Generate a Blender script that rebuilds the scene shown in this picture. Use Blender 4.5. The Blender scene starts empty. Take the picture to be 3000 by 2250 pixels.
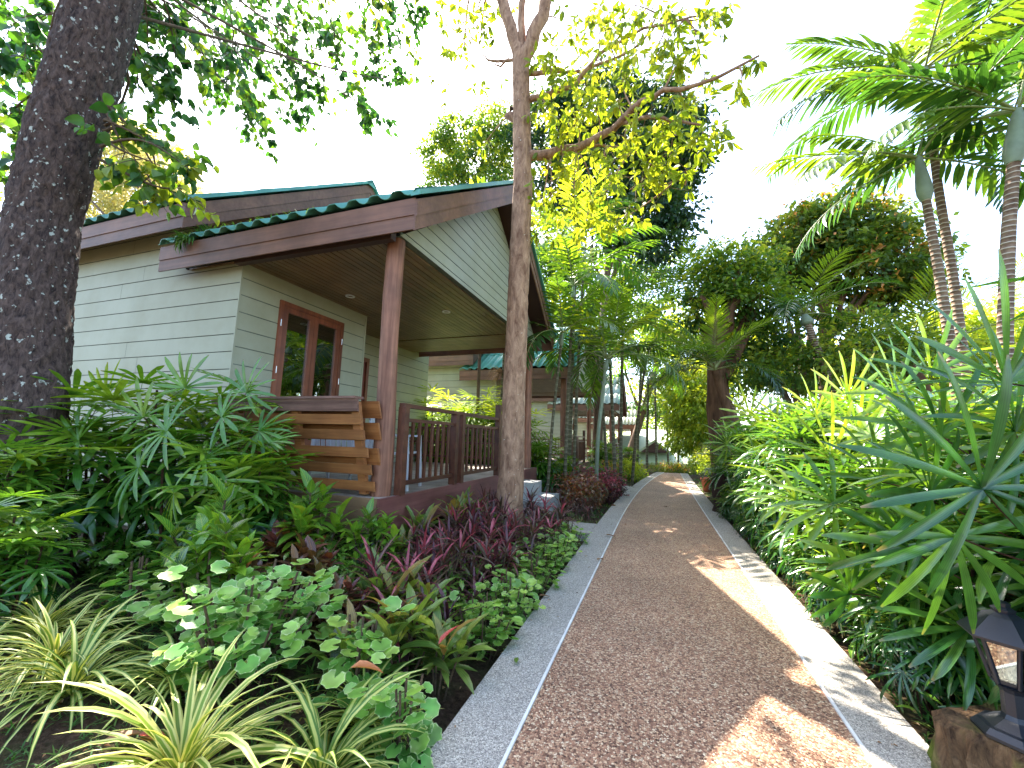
import bpy, math, random
import numpy as np
rng = np.random.default_rng(11)
random.seed(11)
PI = math.pi
scene = bpy.context.scene
COL = scene.collection

# ------------------------------------------------------------------ camera frame
FX = 1200.0
CX3 = np.array([0.94330665, -0.01883962, -0.33138743])
CY3 = np.array([0.3308411, 0.13389334, 0.93413957])
CZ3 = np.array([0.02677173, -0.99081665, 0.1325354])
EYE = 1.35
def at(px, py, x=None, y=None, z=None):
    """a world point on a sight line of the survey photo (2212 wide), at a given x, y or z"""
    v = np.array([px*3000/2212-1500, py*3000/2212-1125, FX])
    d = np.array([v@CX3, v@CY3, v@CZ3])
    t = x/d[0] if x is not None else (y/d[1] if y is not None else (z-EYE)/d[2])
    return np.array([d[0]*t, d[1]*t, d[2]*t+EYE])

# ------------------------------------------------------------------ mesh collector
class M:
    def __init__(s): s.c = []
    def add(s, V, F, UV=None, lv=None, mi=0, smooth=False):
        V = np.asarray(V, float).reshape(-1, 3); F = np.asarray(F, int)
        if UV is None: UV = np.zeros(F.shape+(2,))
        if lv is None: lv = np.full(len(F), rng.random())
        lv = np.broadcast_to(np.asarray(lv, float), (len(F),))
        s.c.append((V, F, np.asarray(UV, float), lv, np.full(len(F), mi), np.full(len(F), smooth)))
        return s
    def merged(s):
        """list of (V,F,UV,lv,mi,sm) merged by face size"""
        out = {}
        for c in s.c: out.setdefault(c[1].shape[1], []).append(c)
        res = []
        for k, L in out.items():
            off = 0; Fs = []
            for c in L: Fs.append(c[1]+off); off += len(c[0])
            res.append((np.concatenate([c[0] for c in L]), np.concatenate(Fs), np.concatenate([c[2] for c in L]),
                        np.concatenate([c[3] for c in L]), np.concatenate([c[4] for c in L]), np.concatenate([c[5] for c in L])))
        return res
    def scatter(s, tpl, P, R, lv=None, keep=False):
        """copies of template M at positions P (N,3) with matrices R (N,3,3)"""
        P = np.asarray(P, float).reshape(-1, 3); N = len(P)
        if N == 0: return s
        for (V, F, UV, l, mi, sm) in tpl.merged():
            VV = np.einsum('nij,vj->nvi', R, V)+P[:, None, :]
            FF = F[None]+(np.arange(N)*len(V))[:, None, None]
            if lv is None or keep: LL = np.tile(l, N)
            else: LL = np.clip(np.repeat(lv, len(F))+np.tile((l-.5)*.25, N), 0, 1)
            s.c.append((VV.reshape(-1, 3), FF.reshape(-1, F.shape[1]), np.tile(UV, (N, 1, 1)), LL, np.tile(mi, N), np.tile(sm, N)))
        return s
    # solids
    def box(s, x0, x1, y0, y1, z0, z1, mi=0, lv=None):
        V = [(x, y, z) for z in (z0, z1) for y in (y0, y1) for x in (x0, x1)]
        F = [(0, 2, 3, 1), (4, 5, 7, 6), (0, 1, 5, 4), (2, 6, 7, 3), (0, 4, 6, 2), (1, 3, 7, 5)]
        return s.add(V, F, None, lv, mi)
    def prism(s, poly, d, mi=0, lv=None):
        """poly: planar list of 3d points, extruded by vector d"""
        n = len(poly); V = [tuple(p) for p in poly]+[tuple(np.add(p, d)) for p in poly]
        l = rng.random() if lv is None else lv
        s.add(V, [tuple(range(n))[::-1]], None, l, mi); s.add(V, [tuple(range(n, 2*n))], None, l, mi)
        return s.add(V, [(i, (i+1) % n, n+(i+1) % n, n+i) for i in range(n)], None, l, mi)
    def tube(s, pts, rad, k=8, mi=0, cap=True, lv=None, bump=0.0):
        pts = np.asarray(pts, float); n = len(pts)
        rad = np.broadcast_to(np.asarray(rad, float), (n,))
        T = np.gradient(pts, axis=0); T /= np.linalg.norm(T, axis=1)[:, None]+1e-9
        ref = np.array([0, 0, 1.0]) if abs(T[0][2]) < .9 else np.array([1.0, 0, 0])
        A = np.cross(T, ref); A /= np.linalg.norm(A, axis=1)[:, None]+1e-9
        B = np.cross(T, A)
        a = np.arange(k)*2*PI/k
        r = rad[:, None]*(1+bump*rng.normal(size=(n, k))) if bump else np.repeat(rad[:, None], k, 1)
        V = pts[:, None, :]+r[:, :, None]*(A[:, None, :]*np.cos(a)[None, :, None]+B[:, None, :]*np.sin(a)[None, :, None])
        i, j = np.meshgrid(np.arange(n-1), np.arange(k), indexing='ij')
        i = i.ravel(); j = j.ravel(); j2 = (j+1) % k
        F = np.stack([i*k+j, i*k+j2, (i+1)*k+j2, (i+1)*k+j], 1)
        s.add(V.reshape(-1, 3), F, None, lv, mi, True)
        if cap and k >= 4:
            s.add(V[0], [tuple(range(k))], None, lv, mi); s.add(V[-1], [tuple(range(k))[::-1]], None, lv, mi)
        return s
    def bark(s, pts, rad, k=56, amp=.02, fr=7., vs=.28, flare=0.):
        """trunk with ridged relief modelled into the surface"""
        from mathutils import noise as NZ, Vector as VV
        pts = np.asarray(pts, float); n = len(pts); V = np.zeros((n, k, 3)); a = np.arange(k)*2*PI/k
        for i in range(n):
            h = pts[i][2]
            for j in range(k):
                c_, s_ = math.cos(a[j]), math.sin(a[j]); q = VV((c_*rad[i]*fr, s_*rad[i]*fr, h*fr*vs))
                d = 1-abs(NZ.fractal(q, 1.0, 2.0, 3))*2.2+.5*NZ.fractal(q*.25, 1.0, 2.0, 2)+.35*NZ.noise(q*4)
                r = rad[i]+amp*(d-.6)+flare*math.exp(-max(0, h)*3.5)*(.5+.5*math.cos(5*a[j]+1)**3)
                V[i, j] = pts[i]+np.array([c_*r, s_*r, 0])
        i, j = np.meshgrid(np.arange(n-1), np.arange(k), indexing='ij'); i = i.ravel(); j = j.ravel(); j2 = (j+1) % k
        s.add(V.reshape(-1, 3), np.stack([i*k+j, i*k+j2, (i+1)*k+j2, (i+1)*k+j], 1), None, .5, 0, True)
        return s.add(V[-1], [tuple(range(k))[::-1]], None, .5)
    def lathe(s, c, prof, k=16, mi=0, sq=False, rot=0):
        a = np.arange(k)*2*PI/k+rot
        V = np.array([[c[0]+r*math.cos(t), c[1]+r*math.sin(t), c[2]+z] for r, z in prof for t in a])
        F = [(i*k+j, i*k+(j+1) % k, (i+1)*k+(j+1) % k, (i+1)*k+j) for i in range(len(prof)-1) for j in range(k)]
        return s.add(V, F, None, None, mi, not sq)
    def build(s, name, mats, parent=None, org=None, weld=False):
        if org is None:
            org = np.zeros(3); p = parent
            while p is not None: org = org+np.array(p.location); p = p.parent
        Ms = s.merged()
        V = np.concatenate([m[0] for m in Ms])-np.asarray(org); off = 0; loops = []; tot = []; UV = []; lv = []; mi = []; sm = []
        for m in Ms:
            loops.append((m[1]+off).ravel()); off += len(m[0]); tot.append(np.full(len(m[1]), m[1].shape[1]))
            UV.append(m[2].reshape(-1, 2)); lv.append(m[3]); mi.append(m[4]); sm.append(m[5])
        loops = np.concatenate(loops); tot = np.concatenate(tot); st = np.concatenate([[0], np.cumsum(tot)[:-1]])
        me = bpy.data.meshes.new(name)
        me.vertices.add(len(V)); me.vertices.foreach_set('co', V.astype('f').ravel())
        me.loops.add(len(loops)); me.loops.foreach_set('vertex_index', loops.astype('i'))
        me.polygons.add(len(tot)); me.polygons.foreach_set('loop_start', st.astype('i')); me.polygons.foreach_set('loop_total', tot.astype('i'))
        me.polygons.foreach_set('material_index', np.concatenate(mi).astype('i'))
        me.polygons.foreach_set('use_smooth', np.concatenate(sm).astype(bool))
        me.uv_layers.new(name='UVMap').data.foreach_set('uv', np.concatenate(UV).astype('f').ravel())
        me.attributes.new('lv', 'FLOAT', 'FACE').data.foreach_set('value', np.concatenate(lv).astype('f'))
        for m in (mats if isinstance(mats, (list, tuple)) else [mats]): me.materials.append(m)
        me.update(); me.validate()
        o = bpy.data.objects.new(name, me); COL.objects.link(o)
        if parent is not None: o.parent = parent
        return o

def tag(o, label=None, cat=None, group=None, kind=None):
    if label: o['label'] = label
    if cat: o['category'] = cat
    if group: o['group'] = group
    if kind: o['kind'] = kind
    return o
def thing(name, label, cat, loc=(0, 0, 0), group=None, rz=0, s=1):
    o = bpy.data.objects.new(name, None); COL.objects.link(o)
    o.location = [float(v) for v in loc]; o.rotation_euler = (0, 0, rz); o.scale = (s, s, s); o.empty_display_size = .1
    return tag(o, label, cat, group)
def structure(name, m, mats): return tag(m.build(name, mats), kind='structure')
def dup(o, loc, label, group=None, rz=0, s=1.0, tilt=(0, 0), sz=None):
    def rec(a, par):
        c = a.copy(); COL.objects.link(c); c.parent = par
        for ch in [k for k in a.children]: rec(ch, c)
        return c
    r = rec(o, None); r.location = [float(v) for v in loc]; r.rotation_euler = (tilt[0], tilt[1], rz)
    r.scale = (s, s, s if sz is None else sz); tag(r, label, None, group)
    return r
USED = set()
def place(proto, loc, label, group=None, rz=0, s=1.0, tilt=(0, 0), sz=None):
    """first call moves the prototype itself, later calls copy it"""
    if proto.name not in USED:
        USED.add(proto.name)
        proto.location = [float(v) for v in loc]; proto.rotation_euler = (tilt[0], tilt[1], rz); proto.scale = (s, s, s if sz is None else sz)
        return tag(proto, label, None, group)
    return dup(proto, loc, label, group, rz, s, tilt, sz)

# ------------------------------------------------------------------ frames
def nrm(v): return v/(np.linalg.norm(v, axis=-1, keepdims=True)+1e-9)
def basis(d, up, s=1.0):
    """(N,3,3) matrices whose y column is d and z column near up"""
    d = nrm(np.atleast_2d(np.asarray(d, float))); up = np.broadcast_to(np.asarray(up, float), d.shape)
    x = nrm(np.cross(d, up)); z = np.cross(x, d)
    R = np.stack([x, d, z], axis=2)
    return R*np.broadcast_to(np.asarray(s, float), (len(d),))[:, None, None]
def sph(az, el): return np.stack([np.cos(el)*np.cos(az), np.cos(el)*np.sin(az), np.sin(el)], -1)

# ------------------------------------------------------------------ leaf templates (grow along +Y, width X, up +Z)
PROF = {'strap': lambda t: np.clip(np.minimum(t*6+.35, 1)*(1-t**3.5), .02, 1),
        'lance': lambda t: np.clip(np.sin(PI*t**.8)**.8, .03, 1),
        'ovate': lambda t: np.clip(np.sin(PI*np.clip(t, 0, 1)**.62)**.7, .04, 1),
        'fan': lambda t: np.clip(.42+.58*np.minimum(t*2.2, 1), 0, 1)*np.where(t > .82, np.clip((1-t)/.18*.75+.22, 0, 1), 1),
        'heart': lambda t: np.clip(np.sin(PI*np.clip(t*.97+.03, 0, 1)**.5)**.8, .04, 1)}
def blade(L=1., W=.1, droop=.6, segs=5, fold=.25, prof='strap', curl=1.0, twist=0., m=None):
    m = m or M(); t = np.linspace(0, 1, segs+1); th = -droop*t**curl
    dy = np.cos(th); dz = np.sin(th)
    y = np.concatenate([[0], np.cumsum((dy[1:]+dy[:-1])/2)])*L/segs; z = np.concatenate([[0], np.cumsum((dz[1:]+dz[:-1])/2)])*L/segs
    w = PROF[prof](t)*W/2
    nx, nz = -np.sin(th), np.cos(th)
    tw = twist*t
    V = np.zeros((segs+1, 3, 3))
    for k, sx in enumerate((-1, 0, 1)):
        V[:, k, 0] = sx*w*np.cos(tw)
        lift = abs(sx)*fold*w+sx*w*np.sin(tw)
        V[:, k, 1] = y+nx*lift; V[:, k, 2] = z+nz*lift
    F = []; UV = []
    for i in range(segs):
        for k in (0, 1):
            F.append((i*3+k, i*3+k+1, (i+1)*3+k+1, (i+1)*3+k))
            u0, u1 = k/2, (k+1)/2; v0, v1 = t[i], t[i+1]
            UV.append([(u0, v0), (u1, v0), (u1, v1), (u0, v1)])
    return m.add(V.reshape(-1, 3), F, UV, .5, 0, True)
def tinyleaf(L=1., W=.45, fold=.12):
    """two faces folded on the midrib"""
    V = [(0, 0, 0), (-W/2, L*.42, fold*W), (0, L*.5, -.02), (W/2, L*.42, fold*W), (0, L, -.08*L)]
    return M().add(V, [(0, 2, 4, 1), (0, 3, 4, 2)], [[(.5, 0), (.5, .5), (.5, 1), (0, .4)], [(.5, 0), (1, .4), (.5, 1), (.5, .5)]], .5)
def roundleaf(R=1., cup=.15, n=14):
    """scalloped round leaf, stalk end at the origin; v runs from 0 (middle) to 1 (rim)"""
    a = np.linspace(-.9*PI, .9*PI, n+1)+PI/2
    r = 1+.07*np.where(np.arange(n+1) % 2, 1, -1)
    def ring(f, z): return [(.5*f*r[i]*math.cos(a[i])*R, R*.5+.5*f*r[i]*math.sin(a[i])*R, z*R) for i in range(n+1)]
    V = [(0, R*.42, 0)]+ring(.6, cup*.2)+ring(1.0, cup*.5)
    F = []; UV = []
    for i in range(n):
        F.append((1+i, n+2+i, n+3+i, 2+i)); UV.append([(.5, .55), (.5, 1), (.5, 1), (.5, .55)])
    for i in range(0, n, 2):
        F.append((0, 1+i, 2+i, 3+i)); UV.append([(.5, 0), (.5, .55), (.5, .55), (.5, .55)])
    return M().add(V, F, UV, .5, 0, True)
# ------------------------------------------------------------------ materials
def new(name):
    m = bpy.data.materials.new(name); m.use_nodes = True; nt = m.node_tree; nt.nodes.clear()
    return m, nt, nt.nodes, nt.links
def N(nt, typ, **kw):
    n = nt.nodes.new(typ)
    for k, v in kw.items():
        if k.startswith('i_'): n.inputs[k[2:].replace('_', ' ')].default_value = v
        else: setattr(n, k, v)
    return n
def ramp(nt, fac, stops, interp='LINEAR'):
    r = nt.nodes.new('ShaderNodeValToRGB'); e = r.color_ramp.elements; r.color_ramp.interpolation = interp
    while len(e) < len(stops): e.new(.5)
    for i, (p, c) in enumerate(stops):
        e[i].position = p; e[i].color = (*c, 1) if len(c) == 3 else c
    if fac is not None: nt.links.new(fac, r.inputs[0])
    return r
def mix(nt, fac, a, b, typ='MIX'):
    n = nt.nodes.new('ShaderNodeMix'); n.data_type = 'RGBA'; n.blend_type = typ
    for s, v in ((0, fac), (6, a), (7, b)):
        if hasattr(v, 'is_output'): nt.links.new(v, n.inputs[s])
        else: n.inputs[s].default_value = v if s == 0 else (*v, 1)
    return n.outputs[2]
def math_(nt, op, a, b=0.0):
    n = nt.nodes.new('ShaderNodeMath'); n.operation = op
    for s, v in ((0, a), (1, b)):
        if hasattr(v, 'is_output'): nt.links.new(v, n.inputs[s])
        else: n.inputs[s].default_value = v
    return n.outputs[0]
def noise(nt, scale, detail=4, rough=.6, sc=(1, 1, 1), coord='Object', dist=0):
    tc = N(nt, 'ShaderNodeTexCoord'); mp = N(nt, 'ShaderNodeMapping'); mp.inputs['Scale'].default_value = sc
    nt.links.new(tc.outputs[coord], mp.inputs[0])
    n = N(nt, 'ShaderNodeTexNoise'); n.inputs['Scale'].default_value = scale; n.inputs['Detail'].default_value = detail
    n.inputs['Roughness'].default_value = rough; n.inputs['Distortion'].default_value = dist
    nt.links.new(mp.outputs[0], n.inputs['Vector']); return n.outputs['Fac']
def principled(nt, col, rough=.6, spec=.5, bump=None, bs=.3, bd=.01, metal=0):
    b = N(nt, 'ShaderNodeBsdfPrincipled')
    if hasattr(col, 'is_output'): nt.links.new(col, b.inputs['Base Color'])
    else: b.inputs['Base Color'].default_value = (*col, 1)
    if hasattr(rough, 'is_output'): nt.links.new(rough, b.inputs['Roughness'])
    else: b.inputs['Roughness'].default_value = rough
    b.inputs['Specular IOR Level'].default_value = spec; b.inputs['Metallic'].default_value = metal
    if bump is not None:
        bp = N(nt, 'ShaderNodeBump'); bp.inputs['Strength'].default_value = bs; bp.inputs['Distance'].default_value = bd
        nt.links.new(bump, bp.inputs['Height']); nt.links.new(bp.outputs[0], b.inputs['Normal'])
    return b
def out(nt, sh):
    o = N(nt, 'ShaderNodeOutputMaterial'); nt.links.new(sh.outputs[0], o.inputs[0])
def attr(nt, name='lv'):
    a = N(nt, 'ShaderNodeAttribute'); a.attribute_name = name; return a.outputs['Fac']
def plain(name, col, rough=.6, spec=.5, var=.25, scale=6, bs=.15, metal=0):
    m, nt, _, L = new(name)
    n = noise(nt, scale, 5)
    c = ramp(nt, n, [(.25, tuple(v*(1-var) for v in col)), (.75, tuple(min(1, v*(1+var)) for v in col))]).outputs[0]
    n2 = noise(nt, scale*12, 3)
    out(nt, principled(nt, c, rough, spec, n2, bs, .004, metal)); return m
def leaf(name, stops, trans=.35, rough=.38, spec=.5, stripe=None, tcol=None, veins=None, cont=.25, ribs=0, tip=0):
    """stripe: (colour, inner half width, 'mid'|'edge'); veins: colour"""
    m, nt, _, L = new(name)
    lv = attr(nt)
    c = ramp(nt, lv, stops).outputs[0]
    nz = noise(nt, 9, 2)
    c = mix(nt, 1.0, c, ramp(nt, nz, [(.3, (1-cont,)*3), (.7, (1+cont,)*3)]).outputs[0], 'MULTIPLY')
    uv = N(nt, 'ShaderNodeUVMap'); sep = N(nt, 'ShaderNodeSeparateXYZ'); L.new(uv.outputs[0], sep.inputs[0])
    u, v = sep.outputs[0], sep.outputs[1]
    if ribs:
        rb = math_(nt, 'ADD', math_(nt, 'MULTIPLY', math_(nt, 'SINE', math_(nt, 'MULTIPLY', u, ribs)), .17), 1.0)
        cb = N(nt, 'ShaderNodeCombineColor'); [L.new(rb, cb.inputs[k]) for k in range(3)]
        c = mix(nt, 1.0, c, cb.outputs[0], 'MULTIPLY')
    if stripe:
        col, hw, where = stripe
        if where == 'edge':      # coloured margins
            d = math_(nt, 'ABSOLUTE', math_(nt, 'SUBTRACT', u, .5))
            f = math_(nt, 'SMOOTH_MIN', 1.0, math_(nt, 'MULTIPLY', math_(nt, 'SUBTRACT', d, hw), 18.))
            f = math_(nt, 'MAXIMUM', f, 0.0)
        elif where == 'rim':     # round leaf: v is 0 at the middle, 1 at the rim
            nr = noise(nt, 60, 3)
            f = math_(nt, 'MULTIPLY', math_(nt, 'SUBTRACT', math_(nt, 'ADD', v, math_(nt, 'MULTIPLY', nr, .5)), 1.25-.3*hw), 6.)
            f = math_(nt, 'MINIMUM', math_(nt, 'MAXIMUM', f, 0.0), 1.0)
        else:
            d = math_(nt, 'ABSOLUTE', math_(nt, 'SUBTRACT', u, .5))
            f = math_(nt, 'MINIMUM', math_(nt, 'MAXIMUM', math_(nt, 'MULTIPLY', math_(nt, 'SUBTRACT', hw, d), 18.), 0.0), 1.0)
        c = mix(nt, f, c, col)
    if veins:
        d = math_(nt, 'ABSOLUTE', math_(nt, 'SUBTRACT', u, .5))
        w = math_(nt, 'SINE', math_(nt, 'MULTIPLY', math_(nt, 'SUBTRACT', v, math_(nt, 'MULTIPLY', d, .5)), 62.))
        f = math_(nt, 'MULTIPLY', math_(nt, 'MAXIMUM', math_(nt, 'SUBTRACT', w, .35), 0.0), 1.0)
        f = math_(nt, 'MAXIMUM', f, math_(nt, 'MULTIPLY', math_(nt, 'SUBTRACT', .05, d), 20.))
        f = math_(nt, 'MINIMUM', math_(nt, 'MAXIMUM', f, 0.0), .8)
        c = mix(nt, f, c, veins)
    if tip:
        f = math_(nt, 'MULTIPLY', math_(nt, 'SUBTRACT', math_(nt, 'ADD', v, math_(nt, 'MULTIPLY', noise(nt, 7, 3), .3)), 1.09), 9.)
        c = mix(nt, math_(nt, 'MINIMUM', math_(nt, 'MAXIMUM', f, 0.0), tip), c, (.3, .2, .09))
    b = principled(nt, c, rough, spec)
    t = N(nt, 'ShaderNodeBsdfTranslucent')
    tc = mix(nt, 1.0, c, tcol or (1.9, 1.75, .7), 'MULTIPLY'); L.new(tc, t.inputs[0])
    mx = N(nt, 'ShaderNodeMixShader'); mx.inputs[0].default_value = trans
    L.new(b.outputs[0], mx.inputs[1]); L.new(t.outputs[0], mx.inputs[2]); out(nt, mx); return m
def bark(name, c1, c2, sc=(1, 1, .25), scale=14, spots=None, rough=.9, bs=.8, moss=None):
    m, nt, _, L = new(name)
    n = noise(nt, scale, 8, .7, sc, dist=.6)
    c = ramp(nt, n, [(.32, c1), (.66, c2)]).outputs[0]
    if moss:
        f = ramp(nt, noise(nt, 2.6, 4, .6), [(.45, (0, 0, 0)), (.62, (1, 1, 1))]).outputs[0]; c = mix(nt, f, c, moss)
    if spots:
        f = ramp(nt, noise(nt, spots[1], 3, .55), [(spots[2], (0, 0, 0)), (spots[2]+.04, (1, 1, 1))]).outputs[0]
        c = mix(nt, f, c, spots[0])
        f = ramp(nt, noise(nt, spots[1]*.42, 5, .6), [(spots[2]+.015, (0, 0, 0)), (spots[2]+.04, (.8, .8, .8))]).outputs[0]; c = mix(nt, f, c, spots[0])
    out(nt, principled(nt, c, rough, .2, n, bs, .03)); return m
def wood(name, c1, c2, sc=(.06, 1, 1), scale=30, rough=.6, bs=.3, spec=.4):
    m, nt, _, L = new(name)
    n = noise(nt, scale, 6, .65, sc); n2 = noise(nt, 2.5, 3)
    c = ramp(nt, n, [(.3, c1), (.7, c2)]).outputs[0]
    c = mix(nt, 1.0, c, ramp(nt, n2, [(.3, (.72,)*3), (.7, (1.2,)*3)]).outputs[0], 'MULTIPLY')
    c = mix(nt, 1.0, c, ramp(nt, attr(nt), [(0, (.85,)*3), (1, (1.15,)*3)]).outputs[0], 'MULTIPLY')
    out(nt, principled(nt, c, rough, spec, n, bs, .004)); return m
def pebbles(name, scale, stops, mortar, rough=.7, bs=.6, patch=.25, ms=.12):
    m, nt, _, L = new(name)
    tc = N(nt, 'ShaderNodeTexCoord')
    vo = N(nt, 'ShaderNodeTexVoronoi'); vo.inputs['Scale'].default_value = scale; vo.inputs['Randomness'].default_value = 1
    L.new(tc.outputs['Object'], vo.inputs['Vector'])
    ve = N(nt, 'ShaderNodeTexVoronoi'); ve.feature = 'DISTANCE_TO_EDGE'; ve.inputs['Scale'].default_value = scale
    L.new(tc.outputs['Object'], ve.inputs['Vector'])
    sp = N(nt, 'ShaderNodeSeparateColor'); L.new(vo.outputs['Color'], sp.inputs[0])
    c = ramp(nt, sp.outputs[0], stops).outputs[0]
    e = math_(nt, 'MINIMUM', math_(nt, 'MULTIPLY', ve.outputs['Distance'], 1/ms), 1.0)
    c = mix(nt, e, mortar, c)
    c = mix(nt, 1.0, c, ramp(nt, noise(nt, 1.3, 5), [(.3, (1-patch,)*3), (.7, (1+patch*.6,)*3)]).outputs[0], 'MULTIPLY')
    out(nt, principled(nt, c, rough, .35, e, bs, .003)); return m
def glass(name, col, amt):
    m, nt, _, L = new(name)
    t = N(nt, 'ShaderNodeBsdfTransparent'); t.inputs[0].default_value = (*col, 1)
    g = N(nt, 'ShaderNodeBsdfGlossy'); g.inputs['Roughness'].default_value = .0; g.inputs[0].default_value = (.9, .95, .93, 1)
    lw = N(nt, 'ShaderNodeLayerWeight'); lw.inputs[0].default_value = .35
    mx = N(nt, 'ShaderNodeMixShader'); L.new(math_(nt, 'ADD', lw.outputs['Fresnel'], amt), mx.inputs[0]); L.new(t.outputs[0], mx.inputs[1]); L.new(g.outputs[0], mx.inputs[2])
    out(nt, mx); return m

G = {}
# foliage
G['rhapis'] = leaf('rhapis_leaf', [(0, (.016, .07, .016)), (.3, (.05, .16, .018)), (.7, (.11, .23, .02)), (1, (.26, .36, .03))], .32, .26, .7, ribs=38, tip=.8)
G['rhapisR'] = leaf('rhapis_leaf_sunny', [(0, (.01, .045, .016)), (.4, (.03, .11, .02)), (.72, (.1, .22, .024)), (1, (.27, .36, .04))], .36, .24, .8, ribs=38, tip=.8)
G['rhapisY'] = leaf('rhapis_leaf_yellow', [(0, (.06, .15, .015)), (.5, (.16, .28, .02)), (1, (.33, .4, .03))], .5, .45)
G['strap'] = leaf('variegated_strap', [(0, (.09, .17, .02)), (.5, (.16, .25, .03)), (1, (.22, .3, .035))], .25, .4, .4, stripe=((.56, .53, .17), .2, 'edge'), cont=.12, tip=.7)
G['strap2'] = leaf('variegated_strap_green_rim', [(0, (.07, .15, .02)), (1, (.15, .24, .03))], .25, .4, .4, stripe=((.5, .5, .14), .27, 'mid'), cont=.12, tip=.7)
G['aralia'] = leaf('aralia_leaf', [(0, (.05, .17, .035)), (.5, (.13, .31, .055)), (1, (.32, .48, .08))], .35, .35, .5, stripe=((.52, .6, .3), .42, 'rim'), cont=.4)
G['aralia_lime'] = leaf('lime_aralia_leaf', [(0, (.06, .18, .03)), (.5, (.16, .33, .05)), (1, (.34, .46, .08))], .35, .35, .5, stripe=((.52, .6, .3), .42, 'rim'), cont=.4)
G['croton_green'] = leaf('croton_green_leaf', [(0, (.02, .075, .015)), (.45, (.06, .2, .02)), (.8, (.15, .32, .02)), (1, (.28, .34, .03))], .3, .28, .6, veins=(.34, .42, .05))
G['croton_red'] = leaf('croton_red_leaf', [(0, (.03, .02, .02)), (.35, (.08, .035, .02)), (.6, (.05, .09, .025)), (.8, (.28, .07, .015)), (1, (.12, .03, .05))], .22, .28, .6, veins=(.33, .13, .05))
G['cordyline'] = leaf('cordyline_leaf', [(0, (.03, .01, .014)), (.35, (.085, .022, .028)), (.55, (.07, .065, .025)), (.8, (.2, .035, .045)), (1, (.42, .09, .11))], .25, .32, .5, tcol=(1.7, 1.1, 1.1))
G['ti_green'] = leaf('ti_leaf', [(0, (.05, .07, .02)), (.4, (.1, .19, .03)), (.8, (.2, .27, .05)), (1, (.3, .17, .05))], .35, .3, .6, stripe=((.3, .16, .06), .46, 'edge'), ribs=26)
G['yellow'] = leaf('yellow_leaf', [(0, (.35, .38, .03)), (1, (.6, .55, .08))], .35, .4)
G['overhead'] = leaf('heart_leaf', [(0, (.012, .055, .02)), (.5, (.03, .1, .02)), (.8, (.09, .19, .02)), (1, (.2, .26, .02))], .45, .42, .4)
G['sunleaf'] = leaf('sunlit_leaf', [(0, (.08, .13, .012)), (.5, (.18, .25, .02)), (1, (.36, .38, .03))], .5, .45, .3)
G['darktree'] = leaf('dark_tree_leaf', [(0, (.012, .04, .02)), (.5, (.028, .075, .025)), (.85, (.08, .14, .025)), (1, (.2, .23, .03))], .32, .4, .5)
G['midtree'] = leaf('mid_tree_leaf', [(0, (.025, .07, .025)), (.5, (.075, .16, .025)), (.85, (.18, .25, .025)), (1, (.36, .38, .04))], .5, .45, .4)
G['redtree'] = leaf('russet_tree_leaf', [(0, (.03, .07, .02)), (.55, (.1, .17, .025)), (.88, (.24, .27, .035)), (1, (.5, .22, .06))], .42, .45, .4)
G['glaretree'] = leaf('glare_pale_leaf', [(0, (.24, .27, .15)), (.5, (.4, .39, .22)), (1, (.55, .5, .32))], .5, .6, .3)  # lens glare over the far tree is painted into the leaf colour
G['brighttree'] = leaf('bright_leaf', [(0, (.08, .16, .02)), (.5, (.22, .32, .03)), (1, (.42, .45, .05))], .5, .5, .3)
G['frond'] = leaf('palm_leaflet', [(0, (.012, .045, .018)), (.4, (.035, .1, .016)), (.75, (.13, .2, .016)), (1, (.32, .34, .02))], .45, .26, .8, ribs=30)
G['frondY'] = leaf('bright_palm_leaflet', [(0, (.03, .1, .02)), (.5, (.11, .22, .02)), (1, (.33, .4, .03))], .5, .3, .6, ribs=30)
G['grass'] = leaf('grass_blade', [(0, (.03, .09, .02)), (.6, (.06, .17, .03)), (1, (.16, .24, .04))], .3, .5, .3)
G['deadleaf'] = leaf('dry_leaf', [(0, (.06, .025, .012)), (.35, (.17, .075, .03)), (.7, (.32, .17, .08)), (1, (.42, .3, .16))], .15, .6, .3)
G['orangeleaf'] = leaf('orange_leaf', [(0, (.38, .1, .03)), (1, (.5, .2, .07))], .2, .5)
G['redleaf'] = leaf('red_leaf', [(0, (.3, .02, .02)), (1, (.4, .05, .03))], .2, .4, veins=(.45, .12, .06))
G['brownfrond'] = leaf('dead_frond', [(0, (.1, .05, .025)), (1, (.28, .17, .09))], .2, .7)
# barks and stems
G['bark_dark'] = bark('dark_bark', (.012, .008, .008), (.15, .1, .08), (1, 1, .42), 30, ((.5, .52, .44), 17, .64), bs=1.0)
G['bark_mid'] = bark('brown_bark', (.13, .062, .036), (.46, .28, .17), (1, 1, .35), 13, ((.62, .56, .44), 26, .7), bs=.5)
G['bark_far'] = bark('far_bark', (.07, .045, .03), (.22, .15, .1), (1, 1, .25), 9)
G['bark_red'] = bark('reddish_bark', (.06, .03, .016), (.2, .105, .06), (1, 1, .2), 7)
G['stem'] = bark('green_stem', (.03, .045, .015), (.1, .11, .035), (1, 1, .4), 30)
G['fibre'] = bark('fibrous_stem', (.025, .012, .006), (.1, .05, .025), (1, 1, .4), 60)
G['twig'] = bark('twig', (.06, .04, .025), (.18, .12, .07), (1, 1, 1), 30)
G['crownshaft'] = plain('crownshaft', (.2, .24, .16), .5, .4, .3, 5)
G['rachis'] = plain('palm_rachis', (.2, .22, .06), .45, .5, .25, 4)
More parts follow.
